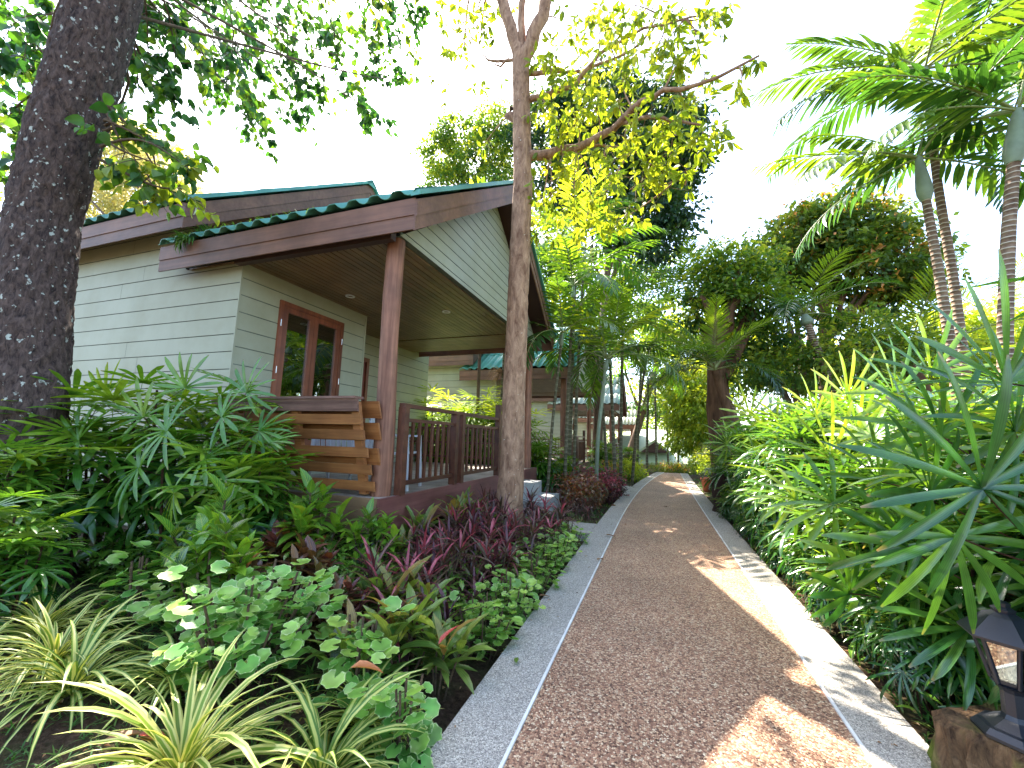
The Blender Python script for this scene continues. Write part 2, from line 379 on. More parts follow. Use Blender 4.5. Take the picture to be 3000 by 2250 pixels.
def ringed(name, c1, c2, freq, rc=(.55, .46, .36)):
    m, nt, _, L = new(name); tc = N(nt, 'ShaderNodeTexCoord'); sp = N(nt, 'ShaderNodeSeparateXYZ'); L.new(tc.outputs['Object'], sp.inputs[0])
    w = math_(nt, 'SINE', math_(nt, 'ADD', math_(nt, 'MULTIPLY', sp.outputs[2], freq), math_(nt, 'MULTIPLY', noise(nt, 5, 3), 2.4)))
    f = math_(nt, 'MAXIMUM', math_(nt, 'MULTIPLY', math_(nt, 'SUBTRACT', w, .72), 3.5), 0.0)
    c = mix(nt, f, ramp(nt, noise(nt, 12, 5), [(.3, c1), (.7, c2)]).outputs[0], rc)
    out(nt, principled(nt, c, .8, .2, w, .5, .01)); return m
G['ring'] = ringed('ringed_palm_bark', (.1, .055, .035), (.27, .17, .11), 105)
G['ringthin'] = ringed('ringed_thin_bark', (.05, .045, .025), (.16, .14, .08), 45, (.2, .19, .12))
# building
def siding_mat():
    m, nt, _, L = new('painted_siding')
    n = noise(nt, 1.6, 5, .6); nb = noise(nt, 40, 3, .5, (.1, .1, 1))
    c = ramp(nt, n, [(.3, (.31, .305, .2)), (.62, (.365, .365, .26))]).outputs[0]
    st = ramp(nt, noise(nt, 2.2, 6, .7, (2.2, 2.2, .45)), [(.52, (0, 0, 0)), (.8, (.42, .42, .42))]).outputs[0]
    c = mix(nt, st, c, (.3, .31, .22))
    out(nt, principled(nt, c, .55, .35, nb, .1, .002)); return m
G['siding'] = siding_mat(); G['glareroof'] = plain('sun_glare_roof_sheet', (.5, .52, .4), .35, .5, .25, 2)  # the roof sheet is pale to carry sun glare in its colour
G['groove'] = plain('siding_groove', (.12, .14, .11), .9, .2)
G['fascia'] = wood('mauve_brown_fascia', (.13, .056, .03), (.205, .095, .053), (.05, 1, 1), 18, .55, .15)
G['soffit'] = plain('dark_brown_soffit', (.06, .03, .024), .55, .4, .2, 3)
G['ceiling'] = wood('varnished_ceiling', (.15, .09, .045), (.24, .15, .075), (1, .05, 1), 16, .42, .12, .5)
G['roof'] = None
def roof_mat():
    m, nt, _, L = new('teal_roof_paint')
    n = noise(nt, 1.8, 6, .65, (1, 1, 1)); c = ramp(nt, n, [(.3, (.05, .2, .15)), (.6, (.09, .3, .23)), (.78, (.3, .42, .33))]).outputs[0]
    out(nt, principled(nt, c, .38, .5, noise(nt, 25, 3), .1, .004)); return m
G['roof'] = roof_mat()
G['post'] = wood('reddish_log', (.13, .045, .022), (.34, .15, .085), (1, 1, .06), 22, .6, .5)
G['rail'] = wood('dark_red_rail', (.055, .017, .009), (.13, .046, .022), (1, .08, .3), 24, .45, .2)
G['bench'] = wood('orange_brown_slat', (.19, .06, .018), (.38, .16, .05), (.05, 1, 1), 26, .5, .3)
G['benchtop'] = wood('weathered_slat', (.1, .045, .03), (.26, .14, .1), (.05, 1, 1), 30, .75, .5)
G['deck'] = wood('grey_deck', (.2, .15, .11), (.42, .34, .27), (.06, 1, 1), 22, .7, .3)
G['skirt'] = wood('oxblood_skirt', (.11, .035, .028), (.2, .075, .06), (1, .05, 1), 14, .5, .15)
G['skirt2'] = wood('tan_skirt', (.14, .075, .035), (.27, .16, .08), (.05, 1, 1), 14, .6, .25)
G['frame'] = wood('red_window_frame', (.13, .032, .014), (.26, .075, .032), (1, 1, .06), 20, .35, .15, .5)
G['door'] = wood('red_door', (.1, .022, .012), (.24, .05, .025), (1, 1, .06), 14, .35, .15, .5)
G['dark'] = plain('dark_interior', (.012, .014, .016), .9, .1)
G['curtain'] = plain('green_curtain', (.24, .42, .33), .85, .1, .15)
G['steel'] = plain('steel', (.55, .55, .55), .3, .5, .1, 5, .05, 1)
G['white'] = plain('white_plastic', (.6, .61, .62), .4, .5, .05)
G['concrete'] = plain('white_concrete', (.33, .33, .31), .8, .3, .15, 5, .3)
G['pane'] = glass('window_glass', (.75, .82, .8), .3)
G['lampglass'] = glass('lantern_glass', (.85, .88, .85), .12)
G['black'] = plain('black_painted_metal', (.008, .01, .016), .42, .5, .3, 14, .2)
G['terracotta'] = plain('terracotta', (.28, .09, .045), .8, .2, .3, 8)
G['stump'] = bark('mossy_wood', (.02, .01, .006), (.2, .12, .06), (1, 1, .35), 22, None, .9, 1.0, (.12, .16, .015))
G['darkstump'] = bark('dark_stump', (.012, .006, .005), (.06, .03, .02), (1, 1, .5), 20)
G['light'] = plain('downlight_ring', (.7, .7, .66), .4)
G['beige'] = plain('beige_render', (.4, .3, .18), .8, .2, .15, 3)
G['paleroof'] = plain('pale_green_roof', (.38, .46, .3), .5, .4, .15, 3)
# ground
G['pave'] = pebbles('pebble_wash', 100, [(0, (.06, .025, .016)), (.25, (.21, .095, .055)), (.5, (.4, .2, .112)), (.8, (.56, .35, .2)), (1, (.74, .58, .38))], (.23, .12, .07), .6, .6, .22)
G['kerb'] = pebbles('grey_wash', 190, [(0, (.09, .078, .065)), (.35, (.265, .235, .195)), (.7, (.42, .375, .31)), (1, (.66, .6, .49))], (.3, .27, .23), .75, .35, .12)
G['joint'] = plain('white_joint', (.62, .6, .56), .7)
def soil():
    m, nt, _, L = new('garden_soil')
    a = noise(nt, 3, 8, .7); b = noise(nt, 40, 6, .7)
    c = ramp(nt, b, [(.3, (.022, .013, .008)), (.55, (.075, .045, .028)), (.8, (.16, .11, .075))]).outputs[0]
    g = ramp(nt, a, [(.45, (0, 0, 0)), (.65, (.6, .6, .6))]).outputs[0]
    c = mix(nt, g, c, (.045, .075, .02))
    out(nt, principled(nt, c, .95, .1, b, .9, .03)); return m
G['soil'] = soil()
# ------------------------------------------------------------------ ground, path, kerbs
def gz(x, y):
    """height of the garden ground"""
    z = 0.0
    if x < -.94: z = -.13+.16*min(1, (-.94-x)/1.6)
    elif x > 1.14: z = -.06+.06*min(1, (x-1.14)/1.0)
    if y > 20.5: z += -2.3*min(1, max(0, (y-20.5)/12))**1.0
    if 21 > y > 6 and x < -2.3: z += -.18*min(1, (y-6)/8)
    return z
def pathL(y): return -.63+(.005*(y-7)**2 if y > 7 else 0)
def pathR(y): return .85+(.0007*(y-7)**2 if y > 7 else 0)
m = M()
xs = np.concatenate([-np.geomspace(300, 8, 14), np.arange(-7, -1, .5), [-1.02, -.95, -.6, 1.1, 1.16, 1.3], np.arange(1.7, 7, .6), np.geomspace(8, 300, 14)])
ys = np.concatenate([[-60, -20, -6], np.arange(-3, 20.6, .5), np.arange(21, 45, 1.5), np.geomspace(46, 400, 12)])
Vg = []
for y in ys:
    for x in xs:
        z = gz(x, y) if not (-1.02 < x < 1.12 and y < 20.5) else -.2
        if abs(x) < 9 and y < 22 and (x < -1.1 or x > 1.3): z += float(rng.normal())*.012
        Vg.append((x, y, z))
nx = len(xs)
Fg = [(j*nx+i, j*nx+i+1, (j+1)*nx+i+1, (j+1)*nx+i) for j in range(len(ys)-1) for i in range(nx-1)]
structure('garden_ground', m.add(Vg, Fg, None, .5, 0, True), G['soil'])
def strip(f0, f1, y0, y1, z, thick, n=40):
    m = M(); Y = np.linspace(y0, y1, n)
    V = []
    for y in Y: V += [(f0(y), y, z), (f1(y), y, z), (f1(y), y, z-thick), (f0(y), y, z-thick)]
    F = []
    for i in range(n-1):
        a = 4*i; b = a+4
        F += [(a, a+1, b+1, b), (a+1, a+2, b+2, b+1), (a+3, a, b, b+3)]
    F += [(0, 3, 2, 1), (4*n-4, 4*n-3, 4*n-2, 4*n-1)]
    return m.add(V, F, None, .5)
structure('footpath', strip(lambda y: pathL(y)+.004, lambda y: pathR(y)-.004, -3, 20.5, 0, .2), G['pave'])
structure('kerb', strip(lambda y: pathL(y)-.32, lambda y: pathL(y)-.012, -3, 20.5, .006, .25), G['kerb'])
structure('kerb', strip(lambda y: pathR(y)+.012, lambda y: pathR(y)+.3, -3, 20.5, .006, .25), G['kerb'])
structure('paving_joint', strip(lambda y: pathL(y)-.012, lambda y: pathL(y)+.003, -3, 20.5, .009, .1), G['joint'])
structure('paving_joint', strip(lambda y: pathR(y)-.003, lambda y: pathR(y)+.012, -3, 20.5, .009, .1), G['joint'])
structure('side_path', M().box(-2.05, -.955, 6.3, 7.05, -.12, .003), G['kerb'])
structure('side_path', M().box(-2.0, pathL(13.4)-.34, 12.6, 13.4, -.12, .003), G['kerb'])

# ------------------------------------------------------------------ cottage
JR = np.random.default_rng(3)
def siding(m, O, U, Nn, z0, z1, outline, holes=(), pitch=.235, phase=.0, gr=.012):
    O = np.array(O, float); U = np.array(U, float); Nn = np.array(Nn, float)
    cuts = sorted({round(v, 4) for h in holes for v in h[2:4]})
    k0 = math.floor((z0-phase)/pitch)
    def q(u0a, u1a, za, u0b, u1b, zb, off, mi):
        if u1a-u0a < .002 and u1b-u0b < .002: return
        P = [O+U*u0a+Nn*off+[0, 0, za], O+U*u1a+Nn*off+[0, 0, za], O+U*u1b+Nn*off+[0, 0, zb], O+U*u0b+Nn*off+[0, 0, zb]]
        m.add(P, [(0, 1, 2, 3)], None, None, mi)
    for k in range(k0, int((z1-phase)/pitch)+2):
        for a, b, off, mi in ((k*pitch+phase, k*pitch+phase+gr, -.012, 1), (k*pitch+phase+gr, (k+1)*pitch+phase, 0, 0)):
            a = max(a, z0); b = min(b, z1)
            if b <= a: continue
            lv = [a]+[c for c in cuts if a < c < b]+[b]
            for s, e in zip(lv[:-1], lv[1:]):
                l0, r0 = outline(s); l1, r1 = outline(e)
                hs = sorted([h for h in holes if h[2] < (s+e)/2 < h[3]])
                pts = [(l0, l1)]
                for h in hs: pts += [(h[0], h[0]), (h[1], h[1])]
                pts.append((r0, r1))
                for i in range(0, len(pts), 2):
                    q(pts[i][0], pts[i+1][0], s, pts[i][1], pts[i+1][1], e, off, mi)
                    if off == 0 and mi == 0 and i == 0 and e-s > .15 and JR.random() < .5 and pts[1][0]-pts[0][0] > .8:
                        uu = pts[0][0]+(pts[1][0]-pts[0][0])*JR.uniform(.15, .85); q(uu, uu+.005, s, uu, uu+.005, e, .0015, 1)
                    if off == 0 and mi == 0:      # lip over the groove
                        p = [O+U*pts[i][0]+[0, 0, s], O+U*pts[i+1][0]+[0, 0, s]]
                        m.add([p[0], p[1], p[1]-Nn*.012, p[0]-Nn*.012], [(0, 3, 2, 1)], None, None, 1)
def corrugated(m, x0, x1, ya, za, yb, zb, period=.29, amp=.058, rows=3):
    """sheet from eave (ya,za) to ridge (yb,zb), ribs run up the slope"""
    n = int((x1-x0)/period*8)+1; X = np.linspace(x0, x1, n)
    ph = ((X-x0)/period) % 1.0
    H = amp*np.clip(1.35*np.maximum(0, np.sin(ph*PI)**3)*1.2, 0, 1)
    d = np.array([yb-ya, zb-za]); L = np.linalg.norm(d); d = d/L; nn = np.array([-d[1], d[0]])
    if nn[1] < 0: nn = -nn
    for r in range(rows):
        s0 = r*L/rows-(.06 if r else 0); s1 = (r+1)*L/rows
        V = []
        for s, lift in ((s0, .022 if True else 0), (s1, 0.004)):
            for t in (0, -.012):
                for i in range(n):
                    h = H[i]+lift+t; V.append((X[i], ya+d[0]*s+nn[0]*h, za+d[1]*s+nn[1]*h))
        F = []
        for i in range(n-1):
            F += [(i, i+1, 2*n+i+1, 2*n+i), (n+i, 3*n+i, 3*n+i+1, n+i+1), (i, n+i, n+i+1, i+1)]
        m.add(V, F, None, .5, 0, True)
def gable_roof(parent, x0, x1, ya, yb, ze, ridge, name='roof', fh=.36, soff=True, nperiod=.29):
    """x0 far end, x1 end toward the path; eaves at ya, yb (top ze), ridge height"""
    ym = (ya+yb)/2
    m = M(); corrugated(m, x0, x1, ya-.05, ze, ym, ridge, nperiod); corrugated(m, x0, x1, yb+.05, ze, ym, ridge, nperiod)
    r = m.build(name, G['roof'], parent)
    m = M()
    pr = [(-.2, -.12), (-.12, -.03), (0, .05), (.12, -.03), (.2, -.12)]
    V = [(x, ym+a, ridge+.05+b) for x in (x0-.02, x1+.05) for a, b in pr]
    m.add(V, [(i, i+1, 6+i, 5+i) for i in range(4)], None, .5)
    m.add([(x1+.05, ym+a, ridge+.05+b) for a, b in pr], [(0, 1, 2, 3, 4)], None, .5)
    m.build('ridge_cap', G['roof'], r)
    # fascias
    for y, s in ((ya, -1), (yb, 1)):
        m = M(); yo = y+s*.03
        a, b = sorted((y, yo)); m.box(x0, x1-.03, a, b, ze-fh*.56, ze-.01)
        a, b = sorted((y, y+s*.018)); m.box(x0, x1-.03, a, b, ze-fh, ze-fh*.56)
        m.build('eave_fascia', G['fascia'], parent)
    for y, s in ((ya, 1), (yb, -1)):
        m = M()
        for (t0, t1, d) in ((-.01, -fh*.56, .03), (-fh*.56, -fh, .018)):
            poly = [(x1-.03, y-s*.03, ze+t0-.02), (x1-.03, ym, ridge+t0), (x1-.03, ym, ridge+t1), (x1-.03, y-s*.03, ze+t1-.02)]
            m.prism(poly, (d, 0, 0))
        # metal flashing along the rake
        m.prism([(x1-.06, y-s*.07, ze+.05), (x1-.06, ym, ridge+.085), (x1-.06, ym, ridge+.02), (x1-.06, y-s*.07, ze-.01)], (.11, 0, 0), 1)
        m.build('rake_fascia', [G['fascia'], G['roof']], parent)
    if soff:
        m = M()
        for y, s in ((ya, 1), (yb, -1)):
            m.add([(x0, y, ze-.16), (x1-.035, y, ze-.16), (x1-.035, ym, ridge-.2), (x0, ym, ridge-.2)], [(0, 1, 2, 3)], None, .5)
        m.build('soffit', G['soffit'], parent)
    return r
DZ = .7
def log_post(parent, x, y, z0, z1, r, seed=0):
    g = np.random.default_rng(seed); n = 14; t = np.linspace(0, 1, n)
    pts = np.stack([x+.012*np.sin(t*5+seed)+t*.02, y+.012*np.cos(t*4), z0+(z1-z0)*t], 1)
    m = M().tube(pts, r*(1.05-.12*t+.03*np.sin(t*9)), 14, 0, True, None, .012)
    return m.build('post', G['post'], parent)

def build_cottage():
    t = thing('cottage', 'nearest cottage with pale green siding, brown eaves and open timber veranda beside the path', 'cottage', (-5.2, 6.5, 0), 'green roofed cottages along the path')
    W = -5.2
    # front room wall (faces the path), french window hole
    win = (.62, 1.90, 1.05, 3.28)
    m = M()
    siding(m, (W, 3.73, 0), (0, 1, 0), (1, 0, 0), .3, 3.66, lambda z: (0, 2.5), [win], phase=.1)
    m.box(W-.16, W-.014, 3.745, 4.33, .3, 3.66, 1); m.box(W-.16, W-.014, 5.65, 6.21, .3, 3.66, 1); m.box(W-.16, W-.014, 4.33, 5.65, .3, 1.03, 1); m.box(W-.16, W-.014, 4.33, 5.65, 3.3, 3.66, 1)
    m.box(W-.02, W+.012, 6.2, 6.235, .3, 3.66, 0)
    m.build('front_wall', [G['siding'], G['groove']], t)
    # side wall facing the camera
    m = M()
    siding(m, (-11.5, 3.73, 0), (1, 0, 0), (0, -1, 0), -.1, 4.46, lambda z: (0, 6.3 if z < 3.79 else 5.3), (), phase=.03)
    m.box(-11.49, -6.21, 3.745, 3.86, -.1, 4.46, 1); m.box(-6.21, W-.002, 3.745, 3.86, -.1, 3.78, 1)
    m.box(W-.012, W+.006, 3.722, 3.748, -.1, 3.66, 0)
    m.build('side_wall', [G['siding'], G['groove']], t)
    # return wall of the room and recessed wall with the door
    m = M(); siding(m, (W, 6.23, 0), (-1, 0, 0), (0, 1, 0), .3, 3.66, lambda z: (0, 1.0)); siding(m, (-6.15, 6.23, 0), (0, 1, 0), (1, 0, 0), .3, 3.66, lambda z: (0, 3.9), [(.35, 1.3, .3, 3.05)], phase=.1)
    siding(m, (-11.5, 10.12, 0), (1, 0, 0), (0, 1, 0), -.1, 4.4, lambda z: (0, 5.35))
    m.box(-6.3, -6.165, 6.3, 6.57, .3, 3.66, 1); m.box(-6.3, -6.165, 7.54, 10.1, .3, 3.66, 1); m.box(-6.3, -6.165, 6.57, 7.54, 3.06, 3.66, 1)
    m.build('recessed_wall', [G['siding'], G['groove']], t)
    # door
    m = M(); dy = 6.6
    m.box(-6.2, -6.12, dy-.02, dy+.06, DZ, 3.06); m.box(-6.2, -6.12, dy+.87, dy+.95, DZ, 3.06); m.box(-6.2, -6.12, dy+.06, dy+.87, 2.97, 3.06)
    d = m.build('door', G['frame'], t)
    m = M().box(-6.19, -6.155, dy+.06, dy+.87, DZ, 2.97)
    for z0, z1 in ((.9, 1.5), (1.65, 2.1), (2.25, 2.8)):
        for y0 in (dy+.16, dy+.51): m.box(-6.155, -6.14, y0, y0+.26, z0, z1)
    m.build('door_leaf', G['door'], d)
    M().tube([(-6.14, dy+.14, 1.72), (-6.09, dy+.14, 1.72), (-6.09, dy+.24, 1.72)], .012, 6).build('handle', G['steel'], d)
    # french window
    y0, y1, z0, z1 = 3.73+win[0], 3.73+win[1], win[2], win[3]; ym = (y0+y1)/2
    m = M(); f = .055
    m.box(W-.1, W+.03, y0-.01, y0+f, z0, z1+.01); m.box(W-.1, W+.03, y1-f, y1+.01, z0, z1+.01); m.box(W-.1, W+.03, y0+f, y1-f, z1-f, z1+.01); m.box(W-.1, W+.03, y0+f, y1-f, z0, z0+f)
    wf = m.build('window', G['frame'], t)
    for a, b in ((y0+f+.003, ym-.002), (ym+.002, y1-f-.003)):
        m = M(); s = .085; m.box(W-.03, W+.02, a, a+s, z0+f, z1-f-.003); m.box(W-.03, W+.02, b-s, b, z0+f, z1-f-.003)
        m.box(W-.03, W+.02, a+s, b-s, z1-f-.003-s, z1-f-.003); m.box(W-.03, W+.02, a+s, b-s, z0+f, z0+f+.14)
        m.build('sash', G['frame'], wf)
        M().box(W-.014, W-.008, a+s, b-s, z0+f+.14, z1-f-s).build('pane', G['pane'], wf)
    for yy in (y0+.02, y1-.02):
        for zz in (1.55, 2.25, 2.95):
            M().tube([(W+.034, yy, zz-.05), (W+.034, yy, zz+.05)], .007, 6).build('hinge', G['steel'], wf)
    yy = np.linspace(ym+.2, y1-.02, 50)
    V = [(W-.16-.02*math.sin(i*1.35), y, z) for z in (z0, z1-.05) for i, y in enumerate(yy)]
    M().add(V, [(i, i+1, 51+i, 50+i) for i in range(49)], None, .5, 0, True).build('curtain', G['curtain'], wf)
    m = M(); m.box(-6.1, -6.05, 3.9, 6.2, .3, 3.6); m.box(-6.05, W-.17, 3.88, 3.9, .3, 3.6); m.box(-6.05, W-.17, 6.14, 6.16, .3, 3.6)
    m.build('room_lining', G['dark'], t)
    # porch gable wall: vertical plane, boards along the path
    xg = -2.72; zc = 3.62; sl = 2.12/3.05
    m = M()
    siding(m, (xg, 0, 0), (0, 1, 0), (1, 0, 0), zc, 5.72, lambda z: (min(3.72+(z-zc)/sl*.98, 6.54), max(9.38-(z-zc)/sl*.98, 6.56)), (), pitch=.16)
    m.box(xg-.09, xg-.014, 3.74, 9.3, zc+.002, zc+.06, 1)
    m.build('gable_wall', [G['siding'], G['groove']], t)
    M().box(-5.19, xg-.035, 3.6, 3.69, zc-.09, zc+.02).build('porch_beam', G['soffit'], t)
    # ceiling boards along y
    m = M(); x = -6.2
    while x < xg-.1:
        m.box(x, x+.088, 3.69, 8.1, zc-.02, zc, 0); x += .1
    y = 8.12
    while y < 9.3: m.box(-6.3, xg-.03, y, y+.12, zc-.035, zc-.02, 0); y += .135
    m.box(-6.3, xg-.02, 3.7, 9.3, zc+.003, zc+.02, 1)
    m.build('ceiling', [G['ceiling'], G['dark']], t)
    for x, y in ((-3.55, 6.35), (-4.7, 5.2)):
        m = M().lathe((x, y, zc-.03), [(.075, .008), (.075, -.004), (.05, -.006), (.048, .006)], 20)
        m.build('downlight', G['light'], t)
    # roofs
    gable_roof(t, -6.5, -2.35, 3.5, 9.6, 3.88, 5.98)
    gable_roof(t, -11.7, -5.95, 3.42, 10.45, 4.42, 6.92, 'main_roof')
    m = M()   # main gable end over the porch
    siding(m, (-7.0, 0, 0), (0, 1, 0), (1, 0, 0), 4.9, 6.4, lambda z: (min(3.8+(z-4.2)/.71, 6.92) if z > 4.2 else 3.75, max(10.1-(z-4.2)/.71, 6.94) if z > 4.2 else 10.1))
    m.build('main_gable', [G['siding'], G['groove']], t)
    # deck
    m = M(); y = 3.64
    while y < 9.35: m.box(-6.14, -2.7, y, y+.112, DZ-.03, DZ); y += .118
    m.build('deck', G['deck'], t)
    M().box(-2.7, -2.665, 3.6, 9.4, .33, DZ+.004).build('deck_skirt', G['skirt'], t)
    M().box(-5.19, -2.705, 3.6, 3.635, .36, DZ+.002).build('deck_skirt', G['skirt2'], t)
    for x in (-2.95, -4.6):
        for y in (3.8, 6.4, 9.1): M().box(x-.09, x+.09, y-.09, y+.09, -.1, .5).build('footing', G['concrete'], t)
    # posts
    log_post(t, -2.86, 3.84, DZ, zc, .106, 1); log_post(t, -2.86, 9.2, DZ, zc, .09, 2)
    # railings
    def bay(ya, yb, x=-2.7):
        m = M(); m.box(x-.035, x+.035, ya, yb, 1.67, 1.715); m.box(x-.02, x+.02, ya, yb, 1.51, 1.55); m.box(x-.02, x+.02, ya, yb, .8, .85)
        k = 7
        for i in range(k):
            y = ya+(yb-ya)*(i+1)/(k+1); m.box(x-.013, x+.013, y-.02, y+.02, .85, 1.51)
        m.build('railing', G['rail'], t)
    for y in (3.98, 5.24, 5.45, 6.92):
        M().box(-2.745, -2.655, y-.045, y+.045, DZ, 1.672 if y < 6.9 else 1.95).build('railing_post', G['rail'], t)
    bay(4.03, 5.2); bay(5.5, 6.87); M().box(-2.735, -2.665, 5.2, 5.5, 1.672, 1.717).build('handrail', G['rail'], t); M().box(-2.735, -2.665, 3.93, 4.03, 1.672, 1.717).build('handrail', G['rail'], t)
    # back railing
    m = M(); m.box(-6.1, -2.75, 9.2, 9.26, 1.55, 1.6); m.box(-6.1, -2.75, 9.21, 9.25, .85, .9); m.box(-6.1, -2.75, 9.21, 9.25, 1.2, 1.24)
    for x in np.arange(-6.0, -2.8, .16): m.box(x, x+.03, 9.215, 9.245, .9, 1.55)
    m.build('back_railing', G['rail'], t)
    # steps
    m = M(); m.box(-2.66, -2.3, 7.15, 8.5, -.2, .5); m.box(-2.3, -1.92, 7.15, 8.5, -.2, .26)
    m.build('step', G['concrete'], t)
    return t
cot = build_cottage()
GR = 'green roofed cottages along the path'
place(cot, (-5.2, 6.5, 0), 'nearest cottage, its open timber veranda right behind the tall brown tree trunk', GR)
c2 = dup(cot, (-5.2, 15.8, -.2), 'second cottage along the path, teal roof seen past the first veranda', GR)
c3 = dup(cot, (-4.8, 26.6, -.45), 'third cottage along the path with sun glare painted on its roof behind the thin palms', GR)
c4 = dup(cot, (-4.3, 38.0, -1.15), 'fourth and farthest cottage on the left of the path, mostly hidden', GR)

for c_ in (c3, c4):      # sun glare on their sheets, put in as a paler colour
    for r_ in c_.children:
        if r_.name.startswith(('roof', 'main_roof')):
            r_.material_slots[0].link = 'OBJECT'; r_.material_slots[0].material = G['glareroof']
# end building beyond the path
t = thing('villa', 'low beige building with pale green hipped roof where the path ends', 'building', (-1.5, 40, -2.4))
m = M().box(-5.5, 3.2, 37.5, 46, -2.4, -.35); m.build('wall', G['beige'], t)
m = M(); a, b, c, d = (-6.2, 36.8, -.35), (4.0, 36.8, -.35), (4.0, 47, -.35), (-6.2, 47, -.35); r0, r1 = (-2.5, 42, 2.6), (.5, 42, 2.6)
m.add([a, b, c, d, r0, r1], [(0, 1, 5, 4), (2, 3, 4, 5)], None, .5); m.add([a, b, c, d, r0, r1], [(1, 2, 5), (3, 0, 4)], None, .5)
m.prism([a, b, c, d], (0, 0, -.15)); rf = m.build('roof', G['paleroof'], t)
m = M().prism([(-1.6, 37.2, .55), (-.2, 37.2, 1.6), (1.2, 37.2, .55)], (0, 3.2, 0)); m.build('dormer', [G['paleroof']], rf)
M().prism([(-1.35, 37.18, .52), (-.2, 37.18, 1.4), (.95, 37.18, .52)], (0, .02, 0)).build('dormer_vent', G['soffit'], rf)
M().box(-2.2, -1.5, 37.47, 37.5, -2.2, -.6).build('doorway', G['dark'], t)
M().box(1.2, 2.1, 37.47, 37.5, -1.6, -.7).build('window', G['dark'], t)

# ------------------------------------------------------------------ bench on the veranda
t = thing('slatted_bench', 'long orange-brown slatted bench at the near edge of the veranda, back to the camera', 'bench', (-4, 3.6, DZ))
zz = [1.655, 1.505, 1.345, 1.165, .985, .81]
for i, z in enumerate(zz):
    yy = 3.72-(z-.77)/.91*.26; h = .125 if i == 0 else .1
    poly = [(-5.05, yy-.012, z-h/2), (-5.05, yy+.018, z-h/2-.006), (-5.05, yy-.006, z+h/2), (-5.05, yy-.034, z+h/2+.004)]
    m = M().prism(poly, (2.14+.018*i, 0, 0))
    if i == 0: m.box(-5.05, -2.93, yy-.05, yy+.1, z+h/2+.005, z+h/2+.03)
    m.build('back_slat', G['benchtop'] if i == 0 else G['bench'], t)
for x in (-4.75, -3.85, -3.02):
    M().prism([(x, 3.775, .72), (x, 3.715, .72), (x, 3.475, 1.69), (x, 3.53, 1.69)], (.09, 0, 0)).build('leg', G['bench'], t)
for i, z in enumerate((1.62, 1.39, 1.12)):
    M().prism([(-5.0, 3.70+.02*i, z-.09), (-5.0, 3.725+.02*i, z-.09), (-5.0, 3.66+.02*i, z+.09), (-5.0, 3.635+.02*i, z+.09)], (2.2, 0, 0)).build('inner_slat', G['bench'], t)
m = M()
for k in range(4): m.box(-5.0, -2.98, 3.82+k*.11, 3.82+k*.11+.09, 1.09, 1.12)
m.build('seat', G['bench'], t)
for x in (-4.75, -3.1): M().box(x, x+.07, 4.15, 4.22, .7, 1.09).build('leg', G['bench'], t)

# white plastic armchairs
def armchair():
    t = thing('plastic_armchair', 'white', 'chair', (0, 0, 0))
    M().prism([(-.25, -.22, .4), (.25, -.22, .4), (.25, .22, .43), (-.25, .22, .43)], (0, 0, .025)).build('seat', G['white'], t)
    m = M()
    for k in range(7): m.prism([(-.24+k*.07, -.24-.06, .86), (-.24+k*.07+.05, -.3, .86), (-.24+k*.07+.05, -.22, .42), (-.24+k*.07, -.22, .42)], (0, .018, 0))
    m.box(-.26, .27, -.32, -.28, .85, .92); m.build('backrest', G['white'], t)
    for s in (-1, 1):
        m = M().box(s*.27-.025, s*.27+.025, -.28, .22, .64, .665); m.build('armrest', G['white'], t)
        for y, e in ((-.24, -.04), (.2, .04)):
            M().tube([(s*.27, y+e, 0), (s*.265, y, .64)], [.022, .028], 8).build('leg', G['white'], t)
    return t
ac = armchair()
place(ac, (-4.05, 4.55, DZ), 'white plastic armchair seen through the left half of the bench slats', 'white veranda chairs', .3)
dup(ac, (-3.12, 4.5, DZ), 'white plastic armchair directly behind the log post of the veranda', 'white veranda chairs', -1.3)

# ------------------------------------------------------------------ lantern on its stump
t = thing('garden_lantern', 'small black six-sided lantern with clear panes standing on a mossy stump', 'lantern', (1.325, 2.36, .235), s=1.1)
L0 = np.array([1.325, 2.36, .235])
q = PI/4+.35
M().lathe(L0, [(.0, 0), (.115, 0), (.118, .012), (.1, .03), (.085, .034), (.06, .05), (.045, .06), (.0, .06)], 8, 0, True, .35).build('base', G['black'], t)
M().lathe(L0, [(.045, .055), (.034, .075), (.032, .15), (.04, .165), (.055, .175), (.0, .178)], 8, 0, True, .35).build('neck', G['black'], t)
b0, b1, z0, z1 = .05, .088, .178, .335
m = M().lathe(L0, [(0, .178), (b0, .178), (b0+.004, .192), (.0, .193)], 6, 0, True, .35)
for k in range(6):
    a = k*PI/3+.35; c = np.array([math.cos(a), math.sin(a), 0])
    m.tube([L0+c*b0+[0, 0, z0], L0+c*b1+[0, 0, z1]], .0075, 5)
m.lathe(L0, [(b1-.02, z1-.012), (b1+.004, z1-.012), (b1+.004, z1), (b1-.02, z1)], 6, 0, True, .35)
cage = m.build('cage', G['black'], t)
for k in range(6):
    a, b = k*PI/3+.35, (k+1)*PI/3+.35
    P = [L0+np.array([math.cos(v)*r*.97, math.sin(v)*r*.97, z]) for v, r, z in ((a, b0, z0+.012), (b, b0, z0+.012), (b, b1, z1-.01), (a, b1, z1-.01))]
    M().prism(P, tuple(np.array([math.cos((a+b)/2), math.sin((a+b)/2), 0])*.003)).build('pane', G['lampglass'], cage)
M().lathe(L0, [(.125, z1), (.128, z1+.008), (.1, z1+.035), (.055, z1+.075), (.03, z1+.088), (.034, z1+.1), (.02, z1+.108), (.022, z1+.122), (0, z1+.13)], 6, 0, True, .35).build('roof', G['black'], t)
